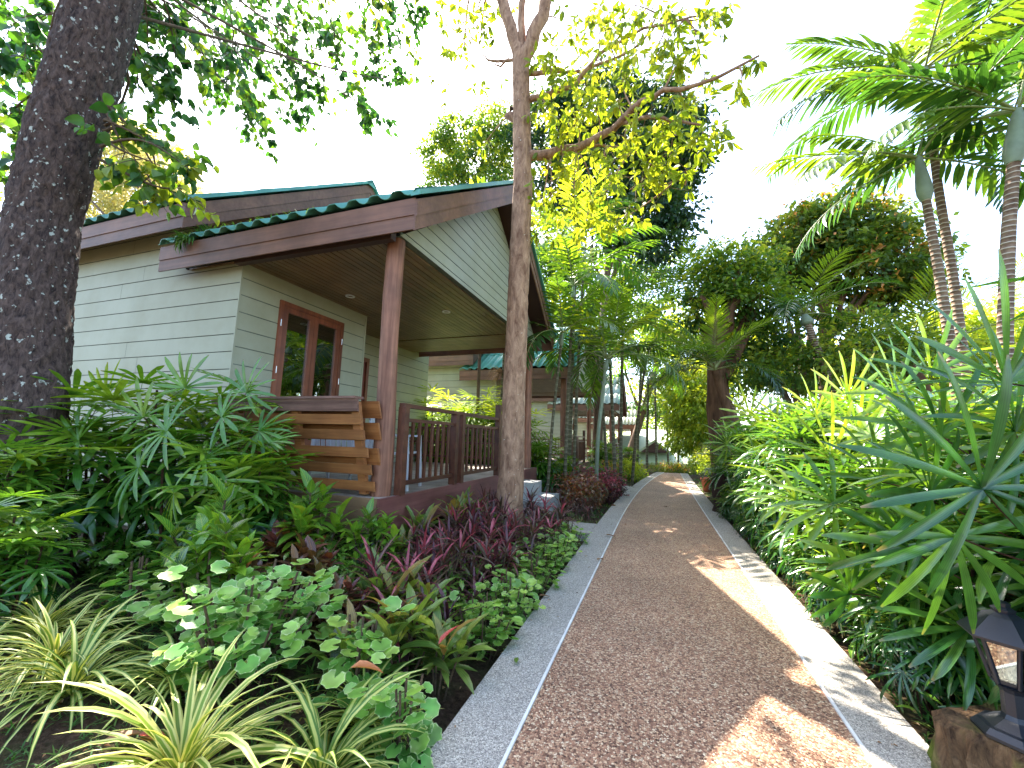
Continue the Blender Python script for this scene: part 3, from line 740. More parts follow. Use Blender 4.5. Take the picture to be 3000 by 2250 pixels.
M().lathe(L0, [(.018, .19), (.018, .23), (.026, .25), (.026, .29), (.012, .31), (0, .312)], 10).build('bulb', G['white'], t)

m = M(); g = np.random.default_rng(5); k = 60; rings = []
for z, f in ((-.1, 1.12), (.02, 1.06), (.12, 1.0), (.2, .99), (.228, .95), (.235, .82), (.236, .4)):
    a = np.arange(k)*2*PI/k
    rr = (.26+.05*np.sign(np.cos(4*a+.6))*np.abs(np.cos(4*a+.6))**.5*.5+.016*g.normal(size=k)*(z < .22))*f
    rings.append(np.stack([1.43+rr*np.cos(a)*1.1, 2.41+rr*np.sin(a)*.85, np.full(k, z)+.006*g.normal(size=k)*(z > .2)*0], 1))
V = np.concatenate(rings); F = [(i*k+j, i*k+(j+1) % k, (i+1)*k+(j+1) % k, (i+1)*k+j) for i in range(6) for j in range(k)]
m.add(V, F, None, .5); m.add(rings[-1], [tuple(range(k))], None, .5)
tag(m.build('tree_stump', G['stump'], None, (1.43, 2.41, 0)), 'mossy cracked wooden stump carrying the black lantern', 'stump')
bpy.data.objects['tree_stump'].location = (1.43, 2.41, 0)
m = M(); t_ = np.linspace(0, 1, 9)
m.tube(np.stack([1.22+.02*np.sin(t_*5), 9.45+0*t_, -.1+.85*t_], 1), .2-.03*t_, 14, 0, True, None, .07)
o = m.build('cut_trunk', G['darkstump'], None, (1.2, 9.45, 0)); o.location = (1.2, 9.45, 0); tag(o, 'short dark brown cut trunk at the right kerb half way along the path', 'stump')
t = thing('terracotta_pot', 'reddish terracotta pot at the right kerb beyond the dark cut trunk', 'pot', (1.36, 13.2, 0))
M().lathe((1.36, 13.2, 0), [(0, 0), (.13, 0), (.19, .33), (.21, .34), (.21, .39), (.17, .39), (.16, .33), (0, .33)], 20).build('pot', G['terracotta'], t)
# ------------------------------------------------------------------ plant prototypes
def U(a, b, n=None): return rng.uniform(a, b, n)
def fan_leaf(n=9, L=.34, spread=2.0, droop=.7, W=.042, Lp=.25):
    m = M(); pl = np.linspace(0, 1, 4); tau = U(.55, .95)
    m.tube(np.stack([0*pl, Lp*pl, -.04*pl**2], 1), .003, 3, 0, False, .4)
    P = []; D = []; Up = []; 
    for a in np.linspace(-spread, spread, n):
        a += U(-.06, .06)
        b = blade(L*U(.85, 1.05)*(1-.18*abs(a)/spread), W*U(.8, 1.15), droop*U(.6, 1.4), 5, .3, 'fan', 1.3)
        ca, sa = math.cos(tau), math.sin(tau); d = np.array([[math.sin(a), math.cos(a)*ca+.1*sa, -math.cos(a)*sa+.1*ca]]); m.scatter(b, [(0, Lp, -.04)], basis(d, (0, sa, ca)), np.array([U(.3, .7)]))
    return m
def fan_clump(name, stems, H, R, label, cat, matk, leafs=7, L=.38, lean=.3, seedless=None, spread=2.0, W=.03):
    fans = [fan_leaf(int(U(7, 11)), L*U(.85, 1.1), spread, dr, W) for dr in (.35, .6, .85, 1.1)]
    t = thing(name, label, cat, (0, 0, 0)); fo = M(); st = M()
    for i in range(stems):
        a = U(0, 2*PI); r = R*math.sqrt(U(.02, 1)); h = H*U(.5, 1)*(1-.3*(r/R)**2); bx, by = r*.55*math.cos(a), r*.55*math.sin(a)
        tx, ty = bx+lean*h*.4*math.cos(a)*r/R, by+lean*h*.4*math.sin(a)*r/R
        tt = np.linspace(0, 1, 6); pts = np.stack([bx+(tx-bx)*tt, by+(ty-by)*tt, h*tt-.05], 1)
        st.tube(pts, .011, 6, 0, False)
        k = leafs+int(U(-1, 2)); az = np.arange(k)*2.4+U(0, 6); q = np.linspace(0, 1, k)
        el = 1.35-1.55*q**.8+U(-.2, .2, k); hh = h*(1-.42*q)
        P = np.stack([np.interp(hh/h, tt, pts[:, 0]), np.interp(hh/h, tt, pts[:, 1]), hh], 1)
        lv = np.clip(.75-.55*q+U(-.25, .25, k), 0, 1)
        for j in range(k):
            f = fans[int(np.clip(q[j]*4+U(-1, 1), 0, 3))]
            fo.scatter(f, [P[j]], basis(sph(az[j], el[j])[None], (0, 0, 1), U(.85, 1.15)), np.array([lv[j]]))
    fo.build('foliage', G[matk], t); st.build('stem', G['fibre'], t); return t
def strap_clump(name, n, L, W, label, cat, matk, droop=(1.2, 2.2), segs=7):
    t = thing(name, label, cat); m = M()
    B = [blade(1, W/L, U(*droop), segs, .35, 'strap', U(.9, 1.4), U(-.5, .5)) for _ in range(8)]
    for i in range(n):
        q = (i+.5)/n; az = i*2.4+U(-.3, .3); el = 1.45-1.15*q+U(-.12, .12)
        m.scatter(B[rng.integers(8)], [(.03*math.cos(az)*q, .03*math.sin(az)*q, .02)], basis(sph(az, el)[None], (0, 0, 1), L*U(.6, 1.1)), np.array([U(0, 1)]))
    m.build('foliage', G[matk], t); return t
def whorl_shrub(name, stems, H, R, LL, WW, label, cat, matk, per=9, prof='lance', el0=1.2, el1=.1, droop=(.3, .9), stemr=.008, tiers=1, segs=4, fold=.25):
    """rosettes of broad or narrow leaves at the stem tips"""
    t = thing(name, label, cat); fo = M(); st = M()
    B = [blade(1, WW/LL, U(*droop), segs, fold, prof, 1.2, U(-.3, .3)) for _ in range(7)]
    for i in range(stems):
        a = U(0, 2*PI); r = R*math.sqrt(U(0, 1)); h = H*U(.55, 1)*(1-.3*(r/R)**2); tip = np.array([r*math.cos(a), r*math.sin(a), h])
        base = np.array([tip[0]*.3, tip[1]*.3, -.05]); tt = np.linspace(0, 1, 5)[:, None]
        pts = base+(tip-base)*tt**np.array([1, 1, .85]); st.tube(pts, stemr, 5, 0, False)
        lvs = U(0, 1)
        for tr in range(tiers):
            z0 = tip-(tip-base)*tr*.16; k = per
            az = np.arange(k)*2.4+U(0, 6); q = np.linspace(0, 1, k); el = el0+(el1-el0)*q+U(-.15, .15, k)-tr*.2
            P = z0-np.outer(q*.1*min(1, H*2), (tip-base)/np.linalg.norm(tip-base))
            for j in range(k):
                fo.scatter(B[rng.integers(7)], [P[j]], basis(sph(az[j], el[j])[None], (0, 0, 1), LL*U(.65, 1.1)), np.array([np.clip(lvs+U(-.25, .25)+(.15 if q[j] < .3 else 0), 0, 1)]))
    fo.build('foliage', G[matk], t); st.build('stem', G['twig'], t); return t
def aralia(name, H, R, n, label, cat, size=.05, mk='aralia'):
    t = thing(name, label, cat); fo = M(); st = M()
    RL = [roundleaf(1, U(.02, .22)) for _ in range(4)]
    ns = max(4, int(n/14))
    for i in range(ns):
        a = U(0, 2*PI); r = R*math.sqrt(U(0, 1)); h = H*(1-.35*(r/R)**2)*U(.75, 1.05); tip = np.array([r*math.cos(a), r*math.sin(a), h]); base = np.array([tip[0]*.35, tip[1]*.35, -.05])
        tt = np.linspace(0, 1, 5)[:, None]; st.tube(base+(tip-base)*tt, .007, 5, 0, False)
        k = 14; s = U(.2, 1.0, k)**.8; P = base+(tip-base)*s[:, None]; az = U(0, 2*PI, k); out_ = sph(az, U(-.1, .6, k)); P = P+out_*U(.02, .17, k)[:, None]
        nrmv = nrm(out_*.55+np.array([.1, -.35, 1.0])+rng.normal(size=(k, 3))*.25)
        for j in range(k): fo.scatter(RL[rng.integers(4)], [P[j]], basis((out_[j]+[0, 0, -.3])[None], nrmv[j], size*U(.7, 1.35)), np.array([np.clip(.2+.5*s[j]+U(-.3, .3), 0, 1)]))
    fo.build('foliage', G[mk], t); st.build('stem', G['twig'], t); return t
def frond(L=2.4, n=30, LL=.55, W=.05, droop=1.1, ldroop=.7, vee=.35, segs=4, start=.14, jag=.0):
    """pinnate frond along +Y: returns (leaflets, rachis)"""
    t = np.linspace(0, 1, 16); th = -droop*t**1.4; ds = L/15
    y = np.concatenate([[0], np.cumsum(np.cos(th[1:]))])*ds; z = np.concatenate([[0], np.cumsum(np.sin(th[1:]))])*ds
    pts = np.stack([0*y, y, z], 1); ra = M().tube(pts, .016*(1-.85*t)*L/2.4+.002, 6, 0, False, .5)
    lf = M(); B = [blade(1, W/LL, ldroop*U(.6, 1.5), segs, .3, 'lance', 1.2) for _ in range(5)]
    for s in (-1, 1):
        for i in range(n):
            q = start+(1-start)*(i+U(-.25, .25))/n; q = min(max(q, start), 1)
            p = np.array([0, np.interp(q, t, y), np.interp(q, t, z)]); a = np.interp(q, t, th)
            fw = np.array([0, math.cos(a), math.sin(a)]); up = np.array([0, -math.sin(a), math.cos(a)])
            ang = 1.25-.85*q+U(-.07, .07); d = np.array([s*math.sin(ang), 0, 0])+fw*math.cos(ang)+up*(vee*U(.4, 1.3)-.3*U(0, 1)*jag)
            ln = LL*(.55+.45*math.sin(PI*min(1, .15+q*.85)))*U(.85, 1.1)*(1-.35*max(0, q-.8)/.2)
            lf.scatter(B[rng.integers(5)], [p], basis(d[None], up, ln), np.array([U(.2, .8)]))
    return lf, ra
def palm(name, trunk, rad, crown_n, label, group=None, L=2.4, LL=.55, W=.05, shaft=.6, az0=0., els=(1.2, -.15), n=28, matk='frond', barkk='ring', droops=(.6, .9, 1.2), dead=0, azs=None, vee=.35, ae=None, ldroop=.7):
    """trunk: list of world points"""
    T = np.array(trunk, float); org = T[0]; t = thing(name, label, 'palm tree', org, group)
    s = np.linspace(0, 1, 24); q = np.linspace(0, 1, len(T)); pts = np.stack([np.interp(s, q, T[:, k]) for k in range(3)], 1)
    if len(T) > 2:
        for _ in range(3): pts[1:-1] = (pts[:-2]+pts[1:-1]+pts[2:])/3
    M().tube(pts, rad*(1.1-.25*s), 12, 0, True, None, .01).build('trunk', G[barkk], t)
    top = pts[-1]; d = nrm(pts[-1]-pts[-3])
    if shaft > 0:
        ss = np.linspace(0, 1, 8); M().tube(top+d*(ss*shaft)[:, None]-d*.02, rad*np.array([1.0, 1.5, 1.55, 1.4, 1.2, 1.0, .8, .5]), 12, 0, True).build('crownshaft', G['crownshaft'], t)
    ct = top+d*shaft*.92
    F = [frond(L*U(.9, 1.05), n, LL, W, dr, ldroop, vee) for dr in droops]
    lf = M(); ra = M()
    for i in range(crown_n):
        az = azs[i] if azs is not None and i < len(azs) else az0+i*2.4+U(-.2, .2)
        qq = (i+.5)/crown_n; el = els[0]+(els[1]-els[0])*qq+U(-.1, .1)
        if ae: az, el = ae[i]
        k = min(len(F)-1, int(qq*len(F))); R = basis(sph(az, el)[None], (0, 0, 1), U(.88, 1.06))
        lf.scatter(F[k][0], [ct], R, np.array([np.clip(.75-.5*qq+U(-.2, .25), 0, 1)])); ra.scatter(F[k][1], [ct], R)
    lf.build('frond', G[matk], t); ra.build('frond_stalk', G['rachis'], t)
    if dead:
        m = M()
        for i in range(dead*30): 
            a = U(0, 6.28); m.scatter(blade(U(.3, .6), .02, U(.3, 1.2), 3, .2, 'lance'), [top-d*U(0, .25)], basis(sph(a, U(-1.3, -.3))[None], (0, 0, 1)), np.array([U(0, 1)]))
        m.build('flower_stalk', G['brownfrond'], t)
    return t

# crowns of scattered leaves -------------------------------------------------
def crown(m, blobs, nclump, per, size, tpls, spread=.5, sag=.4, lvbase=.5, shell=.55, flat=.7):
    """blobs: (centre, radius). leaf clumps over each blob's outer volume"""
    tot = sum(b[1]**2 for b in blobs)
    for c, r in blobs:
        k = max(3, int(nclump*r*r/tot)); d = nrm(rng.normal(size=(k, 3))); rr = r*(shell+(1-shell)*U(0, 1, k)**.6)
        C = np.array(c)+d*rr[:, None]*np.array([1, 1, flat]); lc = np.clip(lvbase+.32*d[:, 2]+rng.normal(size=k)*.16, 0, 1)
        cs = U(.6, 1.35, k)*spread
        P = np.repeat(C, per, 0)+rng.normal(size=(k*per, 3))*np.repeat(cs, per)[:, None]*np.array([.5, .5, .33])
        D = nrm(np.repeat(d, per, 0)*.7+rng.normal(size=(k*per, 3))*.7+[0, 0, -sag]); up = nrm(rng.normal(size=(k*per, 3))*.6+[0, 0, 1.0])
        lv = np.clip(np.repeat(lc, per)+rng.normal(size=k*per)*.12, 0, 1); sz = size*U(.6, 1.3, k*per)
        idx = rng.integers(len(tpls), size=k*per)
        for i, T in enumerate(tpls):
            w = idx == i; m.scatter(T, P[w], basis(D[w], up[w], sz[w]), lv[w])
def curve(p0, p1, bow=.1, n=8, up=.0):
    p0 = np.array(p0, float); p1 = np.array(p1, float); t = np.linspace(0, 1, n)[:, None]; L = np.linalg.norm(p1-p0)
    off = rng.normal(size=3)*bow*L+np.array([0, 0, up*L]); return p0+(p1-p0)*t+off*np.sin(PI*t)
def tree(name, base, top, r, blobs, label, cat, matk, barkk='bark_far', nclump=500, per=30, size=.14, spread=.55, group=None, tpl=None, limbs=True, lvbase=.5, sag=.4, flat=.7, shell=.55):
    t = thing(name, label, cat, base, group); base = np.array(base, float); top = np.array(top, float)
    pts = curve(base-[0, 0, .2], top, .03, 12); M().tube(pts, np.linspace(r*1.25, r*.5, 12), 12, 0, True, None, .04).build('trunk', G[barkk], t)
    if limbs:
        m = M()
        for c, rr in blobs:
            j = pts[int(U(6, 11))]; cc = curve(j, np.array(c), .08, 8, .04); m.tube(cc, np.linspace(r*.45, r*.1, 8), 7, 0, False)
            for _ in range(4):
                e = np.array(c)+nrm(rng.normal(size=3))*rr*.8; m.tube(curve(cc[5], e, .1, 6), np.linspace(r*.16, r*.03, 6), 5, 0, False)
        m.build('branch', G[barkk], t)
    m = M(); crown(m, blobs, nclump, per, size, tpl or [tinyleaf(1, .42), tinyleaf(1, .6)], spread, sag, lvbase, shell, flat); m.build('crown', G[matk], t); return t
def bl(px, py, y, r): return (at(px, py, y=y), r)
# ------------------------------------------------------------------ big tree at the left
tx, ty = -5.3, 2.05
zz = np.array([-.2, .2, .8, 1.6, 2.5, 3.4, 4.2, 5.0, 5.8, 7.0])
rr = np.array([.36, .32, .27, .245, .25, .26, .275, .28, .265, .24])
bt = thing('bodhi_tree', 'big dark barked tree with pale lichen spots in front of the house at the left', 'tree', (tx, ty, 0))
pts = np.stack([np.array([-5.25, -5.27, -5.3, -5.36, -5.54, -5.68, -5.62, -5.47, -5.36, -5.2]), ty+.02*np.cos(zz), zz], 1)
t2 = np.linspace(0, 9, 240); P2 = np.stack([np.interp(t2, range(10), pts[:, k]) for k in range(3)], 1)
M().bark(P2, np.interp(t2, range(10), rr), 84, .02, 15., .3, .1).build('trunk', G['bark_dark'], bt)
lo = [blade(1, .74, dr, 4, .22, 'heart', 1.2) for dr in (.25, .6, .9)]
def sprays(fo, tw, start, centre, R, ntw, nleaf, size, sag=.9, whorl=False, tpls=None, rb=.012, lvb=.5, bow=.1, up=.15):
    tpls = tpls or lo
    main = curve(start, centre, bow, 9, up); tw.tube(main, np.linspace(rb*1.6, rb*.5, 9), 6, 0, False)
    for _ in range(ntw):
        s = main[int(U(5, 9))]; e = np.array(centre)+rng.normal(size=3)*R*np.array([1, 1, .6])+[0, 0, -.35*sag*R]
        c = curve(s, e, .12, 7, .12); tw.tube(c, np.linspace(rb*.45, .002, 7), 4, 0, False)
        tt = np.linspace(0, 1, 7); k = nleaf
        q = U(.25, 1, k) if not whorl else np.repeat([.55, 1.0], [k//3, k-k//3])
        P = np.stack([np.interp(q, tt, c[:, j]) for j in range(3)], 1)
        D = nrm(nrm(e-s)*.4+rng.normal(size=(k, 3))*.75+[0, 0, -sag]); P = P+D*.03
        upv = nrm(rng.normal(size=(k, 3))*.8+[0, 0, .8]); L = np.clip(lvb+U(-.35, .35)+U(-.15, .15, k), 0, 1); sz = size*U(.6, 1.2, k)
        for j in range(k): fo.scatter(tpls[rng.integers(len(tpls))], [P[j]], basis(D[j][None], upv[j], sz[j]), L[j:j+1])
fo = M(); tw = M()
CL = [(20, 20, 2.3, .4), (60, 90, 2.2, .4), (100, 30, 2.4, .4), (30, 160, 2.2, .35), (20, 250, 2.15, .35), (50, 320, 2.1, .25), (15, 400, 2.1, .25), (90, 200, 2.0, .22),
 (310, 30, 2.9, .5), (380, 50, 3.2, .5), (450, 30, 3.5, .5), (520, 50, 3.8, .5), (590, 40, 4.0, .5), (660, 60, 4.2, .5), (730, 30, 4.4, .5), (800, 40, 4.6, .5), (860, 50, 4.8, .4), (905, 30, 5.0, .3),
 (320, 120, 2.8, .45), (380, 140, 3.0, .4), (440, 120, 3.3, .45), (500, 140, 3.6, .4), (560, 120, 3.9, .4), (620, 140, 4.1, .4), (690, 120, 4.3, .4), (770, 120, 4.5, .4), (830, 110, 4.7, .4),
 (300, 200, 2.7, .35), (370, 210, 3.1, .3), (560, 200, 3.9, .35), (620, 220, 4.1, .35), (690, 200, 4.3, .35), (760, 200, 4.5, .35), (800, 260, 4.7, .25), (540, 260, 3.8, .25), (650, 250, 4.2, .2), (570, 305, 3.9, .15), (850, 170, 4.8, .25), (480, 215, 3.5, .2)]
for (px, py, y, R) in CL:
    far = px > 470
    if far: y *= 1.5; R *= 1.35
    c = at(px, py, y=y); s = P2[int(U(200, 238))]+[0, 0, U(0, .5)] if px > 250 else P2[int(U(160, 230))]
    sprays(fo, tw, s, c, R*.85, 8, 13, (.16 if far else .125) if px > 250 else .13, rb=.012, up=.12)
for (px, py, y, R) in [(270, 330, 2.2, .22), (300, 290, 2.3, .22), (330, 350, 2.3, .2), (370, 330, 2.4, .22), (300, 400, 2.3, .2), (390, 400, 2.45, .2), (350, 430, 2.5, .18), (255, 260, 2.2, .2), (400, 360, 2.4, .14)]:
    sprays(fo, tw, (tx+.1, ty+.1, 4.0+U(0, .6)), at(px, py, y=y), R, 4, 8, .125, rb=.01, lvb=.78, up=.1)
fo.build('foliage', G['overhead'], bt); tw.build('branch', G['twig'], bt)

# ------------------------------------------------------------------ tree in front of the veranda
base = np.array([-1.93, 5.4, -.05]); ct = thing('rain_tree', 'slender tree with smooth brown trunk in front of the veranda, yellow-green leaves above', 'tree', base)
y0 = 5.4
def c5(px, py, y=y0): return at(px, py, y=y)
tp = [base, c5(1107, 1000), c5(1110, 850), c5(1117, 700), c5(1122, 560), c5(1130, 400), c5(1127, 250), c5(1125, 120)]
rw = [.2, .165, .158, .152, .15, .145, .135, .13]
s = np.linspace(0, 7, 160); TP = np.stack([np.interp(s, range(8), np.array(tp)[:, k]) for k in range(3)], 1)
for _ in range(2): TP[1:-1] = (TP[:-2]+TP[1:-1]*2+TP[2:])/4
m = M().bark(TP, np.interp(s, range(8), rw), 52, .009, 14., .35, .06)
kn = c5(1108, 250); m.tube([kn+[.05, 0, -.1], kn+[-.06, -.03, 0], kn+[-.02, -.02, .12]], [.05, .075, .04], 8)
m.build('trunk', G['bark_mid'], ct)
br = M(); fo = M()
def limb(P, r0, r1, n=12):
    P = np.array(P); q = np.linspace(0, 1, len(P)); s = np.linspace(0, 1, n); c = np.stack([np.interp(s, q, P[:, k]) for k in range(3)], 1); c[1:-1] += rng.normal(size=(n-2, 3))*.015
    br.tube(c, np.linspace(r0, r1, n), 9, 0, True, None, .03); return c
L1 = limb([c5(1128, 140), c5(1105, 60), c5(1075, -30), c5(1050, -160)], .11, .07)
L2 = limb([c5(1128, 140), c5(1160, 60), c5(1185, -20), c5(1230, -200)], .12, .08)
L2b = limb([c5(1130, 180), c5(1125, 60), c5(1135, -60), c5(1140, -220)], .07, .04)
L3 = limb([c5(1145, 335), c5(1200, 328), c5(1270, 310), c5(1330, 275, 5.2), c5(1380, 220, 5.0), c5(1440, 195, 4.9), c5(1530, 180, 4.8), c5(1640, 120, 4.8)], .075, .012, 18)
L4 = limb([c5(1340, 265, 5.2), c5(1420, 250, 5), c5(1500, 270, 5), c5(1560, 300, 5)], .03, .008)
L5 = limb([c5(1130, 125), c5(1060, 135), c5(1040, 115)], .03, .01, 6); limb([c5(1100, 128), c5(1065, 150)], .025, .01, 5)
L6 = limb([c5(1135, 220), c5(1180, 205), c5(1250, 180, 5.6), c5(1290, 120, 5.6), c5(1370, 70, 5.5), c5(1480, 40, 5.3)], .05, .012, 14)
L7 = limb([c5(1135, 160), c5(1200, 155, 5.6), c5(1270, 150, 5.8), c5(1380, 100, 5.8), c5(1420, 30, 5.6)], .04, .01, 12)
L8 = limb([c5(1250, 312), c5(1330, 320, 5.6), c5(1420, 345, 5.6), c5(1480, 400, 5.4)], .022, .006)
whl = [blade(1, .36, dr, 4, .22, 'lance', 1.2) for dr in (.3, .7, 1.0)]
allL = [L1, L2, L3, L4, L6, L7, L8]
for (px, py, y, R) in [(1170, 110, 5.3, .15), (1190, 140, 5.2, .12), (1230, 60, 5.6, .25), (1290, 50, 5.5, .25), (1340, 90, 5.4, .2), (1400, 60, 5.4, .25), (1450, 30, 5.3, .2), (1440, 90, 5.2, .2), (1400, 130, 5.2, .22), (1350, 160, 5.3, .22), (1300, 130, 5.5, .2), (1250, 180, 5.4, .2), (1460, 130, 5.0, .12),
  (1185, 235, 5.3, .15), (1200, 290, 5.2, .15), (1240, 250, 5.3, .2), (1290, 230, 5.2, .2), (1340, 210, 5.2, .2), (1390, 250, 5.0, .2), (1430, 290, 5.0, .2), (1480, 230, 5.0, .15), (1350, 310, 5.3, .2), (1310, 350, 5.4, .2), (1250, 370, 5.4, .2), (1400, 350, 5.3, .2), (1450, 330, 5.2, .15), (1500, 310, 5.0, .12), (1540, 290, 5.0, .08),
  (1190, 420, 5.4, .15), (1240, 440, 5.5, .2), (1300, 430, 5.5, .2), (1360, 410, 5.4, .2), (1420, 400, 5.3, .15), (1480, 360, 5.2, .1), (1210, 350, 5.3, .12), (1330, 480, 5.5, .15), (1260, 500, 5.6, .15), (1600, 190, 4.8, .05), (1640, 120, 4.8, .05), (1555, 60, 5.1, .08), (1565, 300, 4.9, .05), (1500, 80, 5.1, .15), (1520, 150, 5, .1), (1040, 320, 5.6, .02), (1160, 500, 5.5, .08), (1300, 20, 5.6, .25), (1370, 10, 5.5, .25), (1560, 20, 5.2, .1)]:
    c = c5(px, py, y); best = min(allL, key=lambda L: np.min(np.linalg.norm(L-c, axis=1)))
    s0 = best[np.argmin(np.linalg.norm(best-c, axis=1))]
    sprays(fo, br, s0, c, R, 7 if R > .1 else 2, 10, .15, whorl=True, tpls=whl, rb=.008, sag=.5, up=.05, bow=.08, lvb=.55)
# the part of the crown above the picture
for _ in range(9):
    c = np.array([U(-4.6, -2.2), U(4.6, 7.0), U(8.6, 10.2)]); s0 = L2[-1] if c[0] > -1.8 else L1[-1]
    sprays(fo, br, s0, c, .5, 7, 12, .17, whorl=True, tpls=whl, rb=.02, sag=.5)
fo.build('foliage', G['sunleaf'], ct); br.build('branch', G['bark_mid'], ct)

# ------------------------------------------------------------------ background trees
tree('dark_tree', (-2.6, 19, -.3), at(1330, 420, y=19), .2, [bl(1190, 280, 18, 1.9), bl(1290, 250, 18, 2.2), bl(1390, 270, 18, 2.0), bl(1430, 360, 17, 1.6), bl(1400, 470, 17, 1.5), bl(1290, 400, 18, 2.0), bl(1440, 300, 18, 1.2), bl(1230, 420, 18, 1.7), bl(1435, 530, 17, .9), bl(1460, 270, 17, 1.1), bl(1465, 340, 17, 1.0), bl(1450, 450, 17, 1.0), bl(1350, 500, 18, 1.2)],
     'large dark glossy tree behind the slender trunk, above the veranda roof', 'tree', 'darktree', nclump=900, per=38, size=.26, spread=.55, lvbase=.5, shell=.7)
tree('bushy_tree', (-11, 20, -.3), at(1010, 420, y=20), .3, [bl(985, 290, 19, 1.2), bl(1060, 270, 19, 1.2), bl(960, 340, 19, 1.3), bl(1040, 350, 19, 1.6), bl(1100, 300, 19, 1.2), bl(970, 400, 19, 1.3), bl(1080, 400, 19, 1.4)],
     'sunlit bushy tree rising behind the veranda roof ridge', 'tree', 'midtree', nclump=420, per=36, size=.21, spread=.55, lvbase=.62)
t = whorl_shrub('frangipani', 5, 1.0, .6, .42, .17, 'bright yellow-green large leaved plant peeking over the veranda roof ridge', 'tree', 'brighttree', 8, 'ovate')
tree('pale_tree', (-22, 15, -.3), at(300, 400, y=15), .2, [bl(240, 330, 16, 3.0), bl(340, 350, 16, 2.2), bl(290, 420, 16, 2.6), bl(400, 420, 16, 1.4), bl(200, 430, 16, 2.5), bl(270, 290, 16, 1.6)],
     'tree with lens glare painted into its pale leaves far behind the big left trunk', 'tree', 'glaretree', nclump=900, per=34, size=.22, spread=.8, lvbase=.6)
tree('pale_tree', (-15.5, 8.2, -.3), at(60, 520, y=7), .16, [bl(20, 500, 7, 1.5), bl(-60, 420, 7, 2), bl(30, 640, 6, 1.0), bl(-60, 600, 6, 1.8)],
     'pale leaved tree at the left picture edge beyond the big trunk', 'tree', 'midtree', nclump=150, per=26, size=.16, spread=.6, lvbase=.8)
place(t, at(1050, 412, y=9.2)-[0, 0, 1.0], 'bright yellow-green large leaved plant peeking over the veranda roof ridge')
t.location = at(1050, 400, y=10.6)-[0, 0, .75]
M().tube([np.array(t.location)*[1, 1, 0], np.array(t.location)+[0, 0, .1]], .05, 8).build('trunk', G['bark_far'], t)
# right side trees
tree('russet_tree', (5.6, 16.5, -.1), at(1780, 600, y=16), .22, [bl(1740, 500, 16, 1.2), bl(1800, 480, 16, 1.3), bl(1870, 500, 16, 1.4), bl(1930, 540, 16, 1.2), bl(1690, 540, 16, 1.0), bl(1790, 560, 16, 1.5), bl(1880, 600, 16, 1.4), bl(1960, 600, 16, 1.0), bl(1720, 600, 16, 1.0), bl(1930, 650, 16, .9)],
     'broad tree with russet tinged crown top at the right of the path', 'tree', 'redtree', 'bark_red', nclump=520, per=34, size=.22, spread=.46, lvbase=.52, flat=.6)
m = M()
for a, b in (((1740, 800), (1690, 650)), ((1745, 800), (1760, 640)), ((1735, 810), (1720, 660)), ((1745, 810), (1850, 640))): m.tube(curve(at(*a, y=15.8), at(*b, y=15.8), .03), np.linspace(.12, .05, 8), 8)
m.build('branch', G['bark_far'], bpy.data.objects['russet_tree'])
tree('green_tree', (1.9, 12.5, -.1), at(1548, 690, y=12.5), .36, [bl(1560, 580, 13, .9), bl(1600, 610, 13, .9), bl(1510, 620, 13, .7), bl(1640, 650, 13, .9), bl(1570, 660, 13, .8), bl(1500, 680, 13, .5), bl(1640, 570, 13.5, .7)],
     'green tree with thick reddish trunk forking beside the right side of the path', 'tree', 'midtree', 'bark_red', nclump=300, per=30, size=.16, spread=.38, lvbase=.62)
m = M()
for a, b in (((1552, 730), (1515, 640)), ((1552, 730), (1600, 640)), ((1570, 700), (1590, 600))): m.tube(curve(at(*a, y=12.5), at(*b, y=12.5), .05), np.linspace(.17, .07, 8), 9)
m.build('branch', G['bark_red'], bpy.data.objects['green_tree'])
tree('leafy_tree', (4.6, 13.5, -.1), at(1650, 740, y=13.5), .12, [bl(1640, 730, 13.5, .9), bl(1690, 790, 13, .8), bl(1620, 800, 13, .7), bl(1680, 690, 14, .8), bl(1600, 740, 13.5, .6)],
     'loose leafy tree between the thick reddish trunk and the russet tree', 'tree', 'midtree', nclump=170, per=26, size=.15, spread=.42, lvbase=.6)
tree('leafy_tree', (8, 14, -.1), at(1850, 740, y=14), .12, [bl(1850, 720, 14, 1.0), bl(1800, 760, 13, .9), bl(1900, 760, 13, .9), bl(1950, 740, 14, .8), bl(1760, 780, 13, .6), bl(1840, 790, 12, .8)],
     'loose leafy tree under the right side of the russet crown', 'tree', 'midtree', nclump=200, per=26, size=.15, spread=.42, lvbase=.66)
tree('golden_tree', (14, 18, -.1), at(2080, 740, y=18), .14, [bl(2040, 730, 18, 1.4), bl(2110, 720, 18, 1.3), bl(2190, 740, 18, 1.5), bl(2020, 790, 16, 1.5), bl(2120, 790, 16, 1.5), bl(2230, 790, 16, 1.5)],
     'golden green tree low behind the ringed palm trunks', 'tree', 'brighttree', nclump=300, per=30, size=.2, spread=.6, lvbase=.5)
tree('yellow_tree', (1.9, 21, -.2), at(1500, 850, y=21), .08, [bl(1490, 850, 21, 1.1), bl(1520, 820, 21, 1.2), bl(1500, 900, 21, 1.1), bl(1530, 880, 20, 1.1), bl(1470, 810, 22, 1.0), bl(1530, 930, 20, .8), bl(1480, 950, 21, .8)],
     'glowing yellow-green tree at the far right end of the path', 'tree', 'brighttree', nclump=420, per=34, size=.2, spread=.5, lvbase=.6, sag=1.2)
